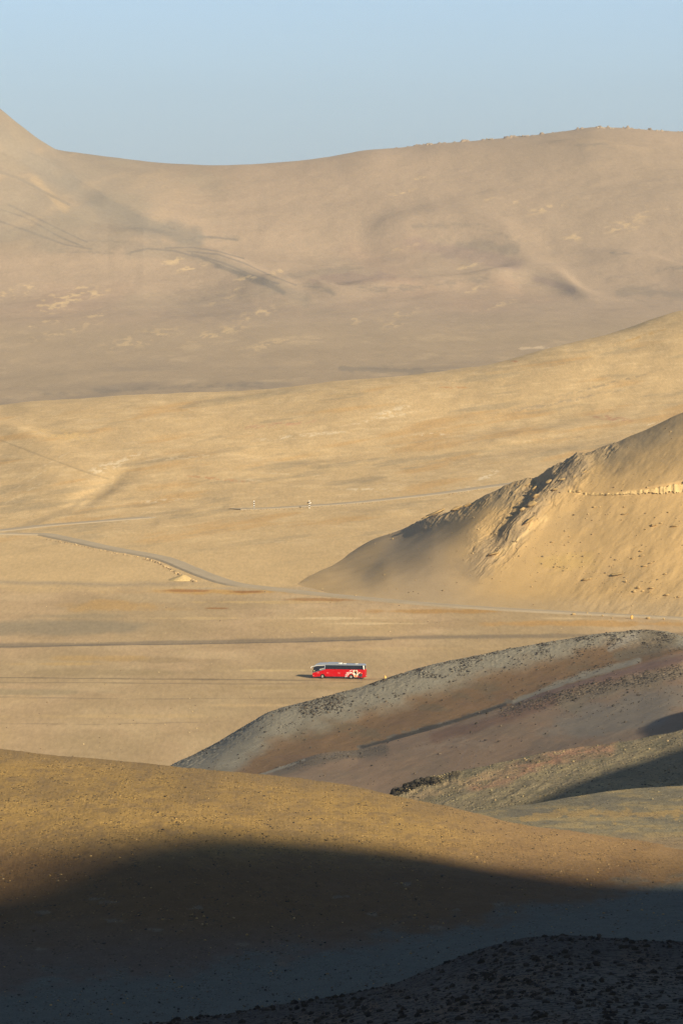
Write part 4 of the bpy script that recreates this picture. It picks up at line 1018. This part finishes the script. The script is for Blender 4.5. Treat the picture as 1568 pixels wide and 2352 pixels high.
# boulders along the road
for u_, v_, w, h, mt_, lb in (
        (1450, 1421, 7.5, 11, M_GOLD_ROCK, "tall upright orange boulder beside the road at right"),
        (1487, 1421, 12, 6, M_SAND_ROCK, "wedge shaped tan boulder right of the upright orange one"),
        (1524, 1423, 6, 5, M_SAND_ROCK, "small dark sided boulder near the right edge by the road"),
        (1541, 1421.5, 10, 5, M_SAND_ROCK, "pointed tan boulder rightmost beside the road"),
        (1315, 1411, 10, 5, M_SAND_ROCK, "low tan boulder leftmost beside the road under the hill"),
        (1347, 1412, 6, 7, M_SAND_ROCK, "square tan boulder second from left beside the road"),
        (1382, 1414, 6, 4, M_SAND_ROCK, "low reddish boulder midway along the roadside row"),
        (1357, 1414, 3, 2.5, M_SAND_ROCK, "tiny stone right of the square roadside boulder"),
        (1406, 1419, 6, 2, M_SAND_ROCK, "flat pebble pile on the sand left of the upright orange boulder")):
    put_rock("roadside_boulder", slope, u_, v_ + 1, w, h, mt_, lb, "boulder", "boulders along the road", band=(1500, 1800), dep=w * .8, sink=.08)
put_rock("sand_rock", slope, 741, 1354.5, 9, 3.5, M_PALE_ROCK, "pale flat rock alone on the sand above the road", "rock", band=(1600, 1800))
put_rock("orange_rock", slope, 885, 1560, 7.5, 10, M_GOLD_ROCK, "small orange rock right of the bus, half behind the dark ridge", "rock", band=(1350, 1450), sink=.1)
put_rock("lava_boulder", B, 1115, 1701, 10, 4.5, M_DARK_ROCK, "left one of two dark boulders alone on the pinkish slope", "boulder", "two dark boulders on the slope")
put_rock("lava_boulder", B, 1145, 1704, 9, 4, M_DARK_ROCK, "right one of two dark boulders alone on the pinkish slope", "boulder", "two dark boulders on the slope")
put_rock("lava_boulder", B, 1038, 1717, 5, 3, M_DARK_ROCK, "small dark boulder left of the pair on the pinkish slope", "boulder")
put_rock("lava_boulder", B, 1462, 1597, 6, 5, M_DARK_ROCK, "dark boulder alone on the rippled grey sand at right", "boulder")
put_rock("lava_boulder", A, 1244, 1479, 5, 5, M_DARK_ROCK, "dark boulder standing on the crest of the grey brown ridge", "boulder", band=(1100, 1152))
put_rock("lava_boulder", E, 240, 2168, 11, 6, M_DARK_ROCK, "black boulder alone in the shaded lower left foreground", "boulder", band=(480, 600))
put_rock("lava_boulder", E, 303, 2232, 8, 5, M_DARK_ROCK, "black boulder below the other one in the shaded foreground", "boulder", band=(460, 600))
put_rock("lava_boulder", mound, 1374, 2154, 13, 13, M_DARK_ROCK, "dark boulder standing on the crest of the nearest mound", "boulder", band=(280, 310))
# crags on the skyline
for u_, n_, lb in ((985, 5, "leftmost little crag on the far skyline"), (1125, 6, "low crag on the skyline left of the long knobbly one"), (1205, 9, "long knobbly crag on the skyline"),
                   (1380, 8, "crag at the highest point of the far skyline"), (1405, 4, "small crag just right of the highest one"), (1515, 6, "rightmost crag on the far skyline")):
    r = np.random.default_rng(u_); vs = []; fs = []
    for i in range(n_):
        uu = u_ + (i - n_ / 2) * 2.4; vv = np.interp(uu, [p[0] for p in sky_pts], [p[1] for p in sky_pts])
        p = at(far, uu, vv + 1, (5750, 5920)); s_ = r.uniform(1.2, 1.9)
        q = rock_shape(r, ICO1) * np.array([s_ * 1.2, s_, s_]) + p
        fs.append(ICO1[1] + len(vs) * len(ICO1[0])); vs.append(q)
    o = tri_mesh("skyline_crag", np.concatenate(vs), np.concatenate(fs), M_FAR_ROCK)
    o["label"] = lb; o["category"] = "crag"; o["group"] = "crags along the far skyline"

# =================================================================== ROADS
def strip(name, L, pts, width, band, mat, lift=.12, shoulder=1.6, drop=.9, n=220, label=None, berm=0.0, side=0):
    """a raised dirt road laid along a picture polyline; real cross-section with shoulders"""
    t = np.arange(len(pts)); q = np.linspace(0, len(pts) - 1, n)
    us = pchip(t, [p[0] for p in pts], q); vs_ = pchip(t, [p[1] for p in pts], q)
    ws = np.interp(q, t, [p[2] if len(p) > 2 else width for p in pts])
    P = np.array([at(L, a, b, band) for a, b in zip(us, vs_)])
    for _ in range(12):
        P[1:-1] = .25 * P[:-2] + .5 * P[1:-1] + .25 * P[2:]
    tg = np.gradient(P[:, :2], axis=0); tg /= np.linalg.norm(tg, axis=1)[:, None] + 1e-9
    nr = np.stack([-tg[:, 1], tg[:, 0]], 1)
    r = np.random.default_rng(5)
    offs = [(-1, -shoulder, -drop), (-1, -.3, 0), (-1, 0, berm), (-1, .4, 0), (0, 0, .05), (1, -.4, 0), (1, 0, berm), (1, .3, 0), (1, shoulder, -drop)]
    X = np.zeros((len(offs), n)); Y = X.copy(); Zz = X.copy()
    for k, (s_, o_, dz) in enumerate(offs):
        off = s_ * ws / 2 + o_ * (1 if s_ else 0)
        jit = .12 * fbm(q * 9 + k * 3, q * 0 + k, 3, 200 + k)
        X[k] = P[:, 0] + nr[:, 0] * (off + jit); Y[k] = P[:, 1] + nr[:, 1] * (off + jit)
        Zz[k] = P[:, 2] + lift + dz + (.5 * berm * fbm(q * 30, q * 0 + k, 3, 300 + k) if dz == berm and berm else 0)
    Lr = Layer(); Lr.x, Lr.y, Lr.z = X.T, Y.T, Zz.T
    Lr.col = np.zeros(Lr.x.shape + (3,)) + np.array((0.42, 0.335, 0.225)); Lr.stone = np.zeros(Lr.x.shape) + .2; Lr.rip = np.zeros(Lr.x.shape)
    for k in (0, 8): Lr.col[:, k] = (0.40, 0.29, 0.16)
    Lr.u = Lr.x; Lr.v = Lr.y
    o = grid_mesh(name, Lr, mat)
    return o
m_road = earth("dirt_road", 0.5, 9, (1, 1), 0.4, 0.03, 0.5, (0.14, 0.115, 0.085), vary=0.08, stone_amt=.5)
strip("dirt_road", slope, ROAD_A, 4.4, (1560, 1960), m_road, .35, 1.6, 1.0, 520, berm=.04)
strip("upper_dirt_road", slope, ROAD_B, 4.2, (1850, 2120), m_road, .2, 1.3, .6, 200)
strip("upper_dirt_road", slope, ROAD_C, 4.2, (1900, 2300), m_road, .2, 1.3, .6, 240)
# pale spoil heap beside the road bend
def heap():
    p = at(slope, 414, 1331, (1650, 1850)); n = 40
    a = np.linspace(0, 2 * math.pi, n, endpoint=False); V = []; F = []
    rr_ = np.linspace(0, 1, 9)
    for i, q in enumerate(rr_):
        for k, an in enumerate(a):
            x = math.cos(an) * 3.6 * q; y = math.sin(an) * 5 * q
            V.append((x + .9 * (1 - q), y, 1.5 * (1 - q) ** .8 * (1 + .25 * math.sin(an * 3 + 1) * q) - .12))
    for i in range(8):
        for k in range(n):
            A0 = i * n + k; B0 = i * n + (k + 1) % n
            F += [[A0, A0 + n, B0 + n], [A0, B0 + n, B0]]
    o = tri_mesh("spoil_heap", np.array(V), np.array(F), M_PALE_ROCK); o.location = p
    o["label"] = "pale yellow spoil heap at the outer side of the road bend"; o["category"] = "sand heap"
heap()
scatter_pts = [(u_, v_) for u_, v_ in ()]
r_ = np.random.default_rng(12)
def rim_stones(name, path, n, size, label, off=(0, 0)):
    vs = []; fs = []; tint = []
    for i in range(n):
        t = r_.uniform(0, len(path) - 1); k = int(t); f_ = t - k
        u_ = path[k][0] * (1 - f_) + path[k + 1][0] * f_ + r_.normal() * 1.5; v_ = path[k][1] * (1 - f_) + path[k + 1][1] * f_ + r_.normal() * .8
        p = at(slope, u_, v_, (1580, 2300)); s_ = size * r_.uniform(.5, 1.5)
        q = rock_shape(r_, ICO1) * np.array([s_, s_, s_ * .7]) + p + (0, 0, s_ * .2)
        fs.append(ICO1[1] + len(vs) * len(ICO1[0])); vs.append(q); tint.append(np.tile(np.array([(0.5, 0.36, 0.19), (0.3, 0.22, 0.13)][i % 2]), (len(q), 1)))
    o = tri_mesh(name, np.concatenate(vs), np.concatenate(fs), M_ROCKS, np.concatenate(tint)); o["kind"] = "stuff"; o["label"] = label; o["category"] = "stones"
rim_stones("road_edge_stones", [(335, 1284), (360, 1292), (385, 1304), (405, 1316), (425, 1326), (450, 1337)], 150, .38, "broken stones along the outer edge of the road bend")
rim_stones("road_edge_stones", [(100, 1238), (180, 1252), (250, 1268), (330, 1283)], 70, .25, "pale stones along the lower edge of the distant road")
rim_stones("road_edge_stones", [(560, 1172), (650, 1170), (800, 1160), (1000, 1142), (1120, 1122)], 120, .22, "pale stones along the edge of the upper road")

# =================================================================== BUS
def mesh_obj(name, verts, faces, mat, parent=None, smooth=False, bevel=0.0):
    me = bpy.data.meshes.new(name); me.from_pydata([tuple(v) for v in verts], [], [tuple(f) for f in faces]); me.update()
    me.materials.append(mat)
    o = bpy.data.objects.new(name, me); COL.objects.link(o)
    if parent: o.parent = parent
    if bevel:
        b = o.modifiers.new("bevel", 'BEVEL'); b.width = bevel; b.segments = 3; b.limit_method = 'ANGLE'; b.angle_limit = math.radians(35)
    if smooth:
        for p in me.polygons: p.use_smooth = True
    return o
def extrude_xz(name, poly, y0, y1, mat, parent, bevel=0.0):
    n = len(poly)
    V = [(x, y0, z) for x, z in poly] + [(x, y1, z) for x, z in poly]
    F = [tuple(range(n))[::-1], tuple(range(n, 2 * n))] + [(i, (i + 1) % n, n + (i + 1) % n, n + i) for i in range(n)]
    o = mesh_obj(name, V, F, mat, parent, bevel=bevel)
    import bmesh
    bm = bmesh.new(); bm.from_mesh(o.data); bmesh.ops.recalc_face_normals(bm, faces=bm.faces); bm.to_mesh(o.data); bm.free()
    return o
def extrude_yz(name, poly, x0, x1, mat, parent, bevel=0.0):
    n = len(poly)
    V = [(x0, y, z) for y, z in poly] + [(x1, y, z) for y, z in poly]
    F = [tuple(range(n)), tuple(range(n, 2 * n))[::-1]] + [(i, n + i, n + (i + 1) % n, (i + 1) % n) for i in range(n)]
    o = mesh_obj(name, V, F, mat, parent, bevel=bevel)
    import bmesh
    bm = bmesh.new(); bm.from_mesh(o.data); bmesh.ops.recalc_face_normals(bm, faces=bm.faces); bm.to_mesh(o.data); bm.free()
    return o
def cyl_y(name, cx, cz, r, y0, y1, mat, parent, n=28, r_in=None, bevel=0.0):
    V = []; F = []
    for y in (y0, y1):
        for k in range(n):
            a = 2 * math.pi * k / n; V.append((cx + r * math.cos(a), y, cz + r * math.sin(a)))
    F = [tuple(range(n)), tuple(range(n, 2 * n))[::-1]] + [(k, n + k, n + (k + 1) % n, (k + 1) % n) for k in range(n)]
    o = mesh_obj(name, V, F, mat, parent, bevel=bevel)
    import bmesh
    bm = bmesh.new(); bm.from_mesh(o.data); bmesh.ops.recalc_face_normals(bm, faces=bm.faces); bm.to_mesh(o.data); bm.free()
    return o
m_red = plain_mat("red_paint", (0.52, 0.0, 0.004), .5, .12, 0, 0)
m_silver = plain_mat("silver_paint", (0.33, 0.37, 0.43), .42, .4, .35, .2)
m_glass = plain_mat("dark_tinted_glass", (0.012, 0.016, 0.03), .25, .35)
m_tyre = plain_mat("tyre_rubber", (0.015, 0.014, 0.013), .9, .1)
m_rim = plain_mat("steel_rim", (0.55, 0.52, 0.44), .45, .4, .3)
m_white = plain_mat("white_paint", (0.80, 0.78, 0.70), .45, .4)
m_cream = plain_mat("cream_vinyl", (0.82, 0.76, 0.60), .6, .3)
m_orange = plain_mat("orange_vinyl", (0.80, 0.22, 0.06), .6, .3)
m_black = plain_mat("black_plastic", (0.018, 0.018, 0.018), .7, .2)
m_grille = plain_mat("dark_grille", (0.05, 0.045, 0.045), .7, .3)
m_refl = plain_mat("pink_reflector", (0.85, 0.45, 0.40), .3, .5)
m_lamp = plain_mat("clear_lamp_glass", (0.6, 0.6, 0.58), .2, .6)
m_tail = plain_mat("tail_lamp_glass", (0.35, 0.01, 0.01), .3, .5)

bus = bpy.data.objects.new("touring_bus", None); COL.objects.link(bus)
bus["label"] = "red and silver touring coach parked sideways on the sandy plain"; bus["category"] = "bus"
def arc(cx, cz, r, n=14): return [(cx - r * math.cos(math.pi * k / n), cz + r * math.sin(math.pi * k / n)) for k in range(n + 1)]
FX, RX, WR = 4.0, -3.07, .60
low = [(-6.45, .42), (-5.9, .32)] + [(x, max(z, .30)) for x, z in arc(RX, .48, WR)] + [(x, max(z, .30)) for x, z in arc(FX, .48, WR)] + \
      [(6.15, .28), (6.42, .40), (6.52, .85), (6.45, 1.32), (3.75, 2.06), (3.20, 2.29), (-6.40, 2.29), (-6.50, 1.6)]
body = extrude_xz("body", low, -1.275, 1.275, m_red, bus, .07)
uw = [(6.40, 1.34), (6.33, 1.6), (6.02, 3.0), (5.6, 3.12), (3.4, 3.24), (-6.32, 3.24), (-6.40, 2.30), (3.20, 2.30), (3.75, 2.07)]
extrude_xz("window_band", uw, -1.235, 1.235, m_glass, bus, .05)
rf = [(6.10, 2.98), (6.00, 3.12), (5.55, 3.52), (5.05, 3.66), (3.2, 3.72), (0.2, 3.70), (-.5, 3.58), (-6.1, 3.56), (-6.38, 3.42), (-6.42, 3.25), (3.42, 3.25), (5.6, 3.13)]
roof = extrude_xz("roof", rf, -1.26, 1.26, m_silver, bus, .16)
extrude_xz("air_conditioner", [(3.0, 3.70), (2.8, 3.84), (.4, 3.84), (.1, 3.70)], -.8, .8, m_silver, roof, .05)
extrude_xz("roof_vent", [(.15, 3.69), (.05, 3.80), (-.55, 3.78), (-.6, 3.57)], -.9, .9, m_white, roof, .03)
extrude_xz("roof_hatch", [(-1.0, 3.57), (-1.05, 3.68), (-1.6, 3.68), (-1.65, 3.57)], -.4, .4, m_white, roof, .03)
extrude_xz("roof_hatch", [(-3.9, 3.56), (-3.95, 3.66), (-4.5, 3.66), (-4.55, 3.56)], -.4, .4, m_white, roof, .03)
for s in (1, -1):
    y0, y1 = (1.236, 1.275) if s > 0 else (-1.275, -1.236)
    extrude_xz("pillar", [(3.62, 2.12), (3.36, 2.30), (3.24, 3.25), (3.46, 3.25)], y0, y1, m_silver, bus)
    extrude_xz("rear_pillar", [(-6.40, 2.31), (-6.18, 2.31), (-5.98, 3.25), (-6.36, 3.25)], y0, y1, m_white, bus)
    extrude_xz("drip_moulding", [(6.14, 2.86), (6.10, 2.99), (5.6, 3.14), (3.46, 3.25), (3.46, 3.16), (5.5, 3.04)], y0, y1, m_white, bus)
    extrude_xz("sill_strip", [(6.45, 1.33), (6.44, 1.40), (3.62, 2.19), (3.3, 2.37), (3.3, 2.305), (3.72, 2.08)], *( (1.2765, 1.29) if s > 0 else (-1.29, -1.2765)), m_silver, bus)
    # side panes, each a slightly proud sheet
    edges = [3.10, 1.55, 0.0, -1.55, -3.10, -4.60, -5.95]
    for a, b in zip(edges[:-1], edges[1:]):
        extrude_xz("side_window", [(a - .035, 2.38), (b + .035, 2.38), (b + .035, 3.17), (a - .035, 3.17)], *((1.2365, 1.252) if s > 0 else (-1.252, -1.2365)), m_glass, bus, .004)
    dw = extrude_xz("driver_window", [(5.55, 1.75), (3.72, 2.28), (3.58, 3.12), (5.55, 2.98)], *((1.2365, 1.25) if s > 0 else (-1.25, -1.2365)), m_glass, bus)
    extrude_xz("door_window", [(6.28, 1.56), (5.65, 1.72), (5.65, 2.95), (5.98, 2.90)], *((1.2365, 1.25) if s > 0 else (-1.25, -1.2365)), m_glass, bus)
    # wheels
    for cx in (FX, RX):
        ty = (1.0, 1.27) if s > 0 else (-1.27, -1.0)
        w = bpy.data.objects.new("wheel", None); COL.objects.link(w); w.parent = bus; w.location = (cx, 0, .49)
        cyl_y("tyre", 0, 0, .49, ty[0], ty[1], m_tyre, w, bevel=.03)
        yy = (1.271, 1.285) if s > 0 else (-1.285, -1.271)
        cyl_y("rim", 0, 0, .27, yy[0], yy[1], m_rim, w)
        yy = (1.286, 1.31) if s > 0 else (-1.31, -1.286)
        cyl_y("hub", 0, 0, .10, yy[0], yy[1], m_grille, w, 16)
    # reflector pairs, lamps, grille, flap
    yy = (1.276, 1.290) if s > 0 else (-1.290, -1.276)
    for cx in (5.22, 4.93, 2.86, 2.58, .03, -.25, -5.75):
        extrude_xz("side_marker", [(cx - .09, 1.31), (cx + .09, 1.31), (cx + .09, 1.42), (cx - .09, 1.42)], *yy, m_refl, bus)
    extrude_xz("side_marker", [(6.15, .62), (6.33, .62), (6.33, .72), (6.15, .72)], *yy, m_refl, bus)
    extrude_xz("engine_grille", [(-4.90, .53), (-5.84, .53), (-5.84, 1.30), (-4.90, 1.30)], *yy, m_grille, bus)
    extrude_xz("fuel_flap", [(-1.38, 1.0), (-1.62, 1.0), (-1.62, 1.20), (-1.38, 1.20)], *yy, plain_mat("dark_red_flap", (.18, .02, .02), .5), bus)
    # mirrors reaching forward of the roof edge
    pts = [(5.95, 3.02), (6.55, 2.95), (6.86, 2.80), (6.90, 2.42), (6.76, 2.42), (6.72, 2.74), (6.5, 2.84), (5.95, 2.90)]
    extrude_xz("mirror", pts, *((1.05, 1.22) if s > 0 else (-1.22, -1.05)), m_white, bus, .03)
    extrude_yz("headlight", [(s * .72, .72), (s * 1.15, .72), (s * 1.15, .98), (s * .72, .98)], 6.505, 6.54, m_lamp, bus)
    extrude_yz("tail_light", [(s * 1.02, .8), (s * 1.2, .8), (s * 1.2, 1.9), (s * 1.02, 1.9)], -6.53, -6.49, m_tail, bus)
ws_ = mesh_obj("windshield", [(6.50, -1.12, 1.36), (6.50, 1.12, 1.36), (6.12, 1.10, 2.95), (6.12, -1.10, 2.95), (6.44, -1.12, 1.36), (6.44, 1.12, 1.36), (6.05, 1.10, 2.95), (6.05, -1.10, 2.95)],
               [(0, 1, 2, 3), (7, 6, 5, 4), (0, 4, 5, 1), (1, 5, 6, 2), (2, 6, 7, 3), (3, 7, 4, 0)], m_glass, bus)
extrude_yz("rear_window", [(-.95, 2.4), (.95, 2.4), (.9, 3.15), (-.9, 3.15)], -6.42, -6.395, m_glass, bus)
extrude_yz("rear_engine_door", [(-.85, .75), (.85, .75), (.85, 1.7), (-.85, 1.7)], -6.55, -6.505, plain_mat("rear_door_red", (.40, .01, .015), .5), bus, .02)
extrude_yz("rear_bumper", [(-1.2, .42), (1.2, .42), (1.2, .62), (-1.2, .62)], -6.58, -6.49, m_red, bus, .02)
extrude_yz("number_plate", [(-.25, .66), (.25, .66), (.25, .74), (-.25, .74)], -6.60, -6.575, m_white, bus)
mesh_obj("route_card", [(6.18, 1.254, 1.68), (5.9, 1.254, 1.74), (5.9, 1.254, 2.04), (6.12, 1.254, 1.98), (6.18, 1.2505, 1.68), (5.9, 1.2505, 1.74), (5.9, 1.2505, 2.04), (6.12, 1.2505, 1.98)],
         [(0, 3, 2, 1), (4, 5, 6, 7), (0, 1, 5, 4), (1, 2, 6, 5), (2, 3, 7, 6), (3, 0, 4, 7)], plain_mat("yellow_card", (.5, .5, .2), .6), bus)
def side_text(txt, size, x, z, mat, ang=0.0, shear=.15, name="lettering", y=1.279):
    cu = bpy.data.curves.new(name, 'FONT'); cu.body = txt; cu.size = size; cu.shear = shear; cu.extrude = .006; cu.offset = size * .035
    tmp = bpy.data.objects.new(name, cu); COL.objects.link(tmp)
    dg = bpy.context.evaluated_depsgraph_get(); me = bpy.data.meshes.new_from_object(tmp.evaluated_get(dg))
    bpy.data.objects.remove(tmp)
    o = bpy.data.objects.new(name, me); COL.objects.link(o); me.materials.clear(); me.materials.append(mat)
    Rm = Matrix(((-1, 0, 0, 0), (0, 0, 1, 0), (0, 1, 0, 0), (0, 0, 0, 1)))
    o.parent = bus; o.matrix_local = Matrix.Translation((x, y + .006, z)) @ Rm @ Matrix.Rotation(ang, 4, 'Z')
    return o
side_text("HOP", .62, -1.92, 1.16, m_white, .12)
side_text("SLEEP", .37, -1.66, .80, m_white, .10)
side_text("EAT", .36, -1.60, .42, m_white, .08)
side_text("REPEAT!", .22, -2.70, 1.86, m_white, .30)
side_text("PERUHOP", .26, 4.72, 2.08, m_white, .22, 0, "window_lettering", 1.255)
# plain splash of cream and orange shapes (stands in for the cartoon artwork)
def splash(name, pts, mat, y=1.2785):
    return extrude_xz(name, pts, y, y + .004, mat, bus)
splash("side_graphic", [(-3.55, 2.05), (-3.85, 2.22), (-4.0, 2.12), (-4.35, 2.12), (-4.5, 2.22), (-4.75, 1.95), (-4.72, 1.6), (-4.62, 1.1), (-4.95, 1.5), (-5.2, 1.72), (-5.35, 1.62), (-5.0, 1.2), (-4.72, .85),
                        (-4.62, .42), (-3.85, .42), (-3.75, .9), (-3.3, 1.45), (-3.05, 1.35), (-3.0, 1.45), (-3.25, 1.66), (-3.6, 1.4), (-3.72, 1.7), (-3.5, 1.78)], m_cream)
splash("side_graphic", [(-3.85, 2.0), (-4.5, 2.0), (-4.55, 1.75), (-4.5, 1.2), (-4.25, .95), (-3.95, 1.2), (-3.85, 1.7)], m_black, 1.284)
splash("side_graphic", [(-3.88, 1.72), (-4.52, 1.72), (-4.5, 1.86), (-3.9, 1.86)], m_orange, 1.2895)
splash("side_graphic", [(-3.9, .9), (-4.6, .92), (-4.55, .46), (-3.95, .46)], m_orange, 1.2895)
splash("side_graphic", [(-4.05 - .19 * math.cos(k * .5236), 1.16 + .22 * math.sin(k * .5236)) for k in range(12)], m_cream, 1.2955)
splash("side_graphic", [(-5.3, 1.6), (-5.6, 1.62), (-5.75, 1.48), (-5.35, 1.48)], m_orange, 1.284)

bu, bv = 778, 1558.6
pb = at(slope, 779, 1558.6, (1350, 1450))
bus.location = (pb[0], pb[1], pb[2] + .04)
bus.scale = (.965, .965, .965)
bus.rotation_euler = (0, 0, math.radians(180 - 10))

# =================================================================== MARKER POSTS
m_stripe_w = plain_mat("white_post_paint", (.74, .70, .62), .7); m_stripe_b = plain_mat("black_post_paint", (.03, .025, .02), .7)
def marker_post(u_, v_, cross, label):
    p = at(slope, u_, v_, (1900, 2200))
    e = bpy.data.objects.new("marker_post", None); COL.objects.link(e); e.location = p + (0, 0, -.05)
    e["label"] = label; e["category"] = "marker post"; e["group"] = "striped posts by the upper road"
    hgt = 2.5; nb = 7
    for k in range(nb):
        z0 = k * hgt / nb; z1 = (k + 1) * hgt / nb; w = .17
        mesh_obj("post_band", [(x, y, z) for z in (z0, z1) for x, y in ((-w, -w), (w, -w), (w, w), (-w, w))],
                 [(3, 2, 1, 0), (4, 5, 6, 7), (0, 1, 5, 4), (1, 2, 6, 5), (2, 3, 7, 6), (3, 0, 4, 7)], m_stripe_w if k % 2 == 0 else m_stripe_b, e, bevel=.02)
    if cross:
        for s, mm, ln in ((-1, m_stripe_b, .75), (1, m_stripe_w, .6)):
            x0, x1 = sorted((s * .172, s * ln))
            mesh_obj("sign_arm", [(x, y, z) for z in (1.62, 1.92) for x, y in ((x0, -.06), (x1, -.06), (x1, .06), (x0, .06))],
                     [(3, 2, 1, 0), (4, 5, 6, 7), (0, 1, 5, 4), (1, 2, 6, 5), (2, 3, 7, 6), (3, 0, 4, 7)], mm, e)
    return e
marker_post(583.5, 1167.5, False, "plain black and white striped post at the left end of the upper road")
marker_post(710, 1167.5, True, "black and white striped post with a short crossing arm by the upper road")

# =================================================================== AIR
def haze():
    x0, x1, y0, y1, z0, z1 = -8100, 8100, -6100, 12600, -40, 760
    V = [(x, y, z) for z in (z0, z1) for x, y in ((x0, y0), (x1, y0), (x1, y1), (x0, y1))]
    me = bpy.data.meshes.new("haze"); me.from_pydata(V, [], [(3, 2, 1, 0), (4, 5, 6, 7), (0, 1, 5, 4), (1, 2, 6, 5), (2, 3, 7, 6), (3, 0, 4, 7)])
    m = bpy.data.materials.new("dusty_air"); N, Lk = nodes_of(m)
    N.remove(N["Principled BSDF"])
    v = N.new("ShaderNodeVolumePrincipled"); v.inputs["Color"].default_value = (.76, .86, 1.0, 1); v.inputs["Density"].default_value = 3.4e-5
    v.inputs["Anisotropy"].default_value = 0.0
    Lk.new(v.outputs[0], N["Material Output"].inputs["Volume"])
    me.materials.append(m)
    o = bpy.data.objects.new("haze", me); COL.objects.link(o); o["kind"] = "stuff"; o["label"] = "thin dusty air over the whole desert valley"; o["category"] = "haze"
haze()
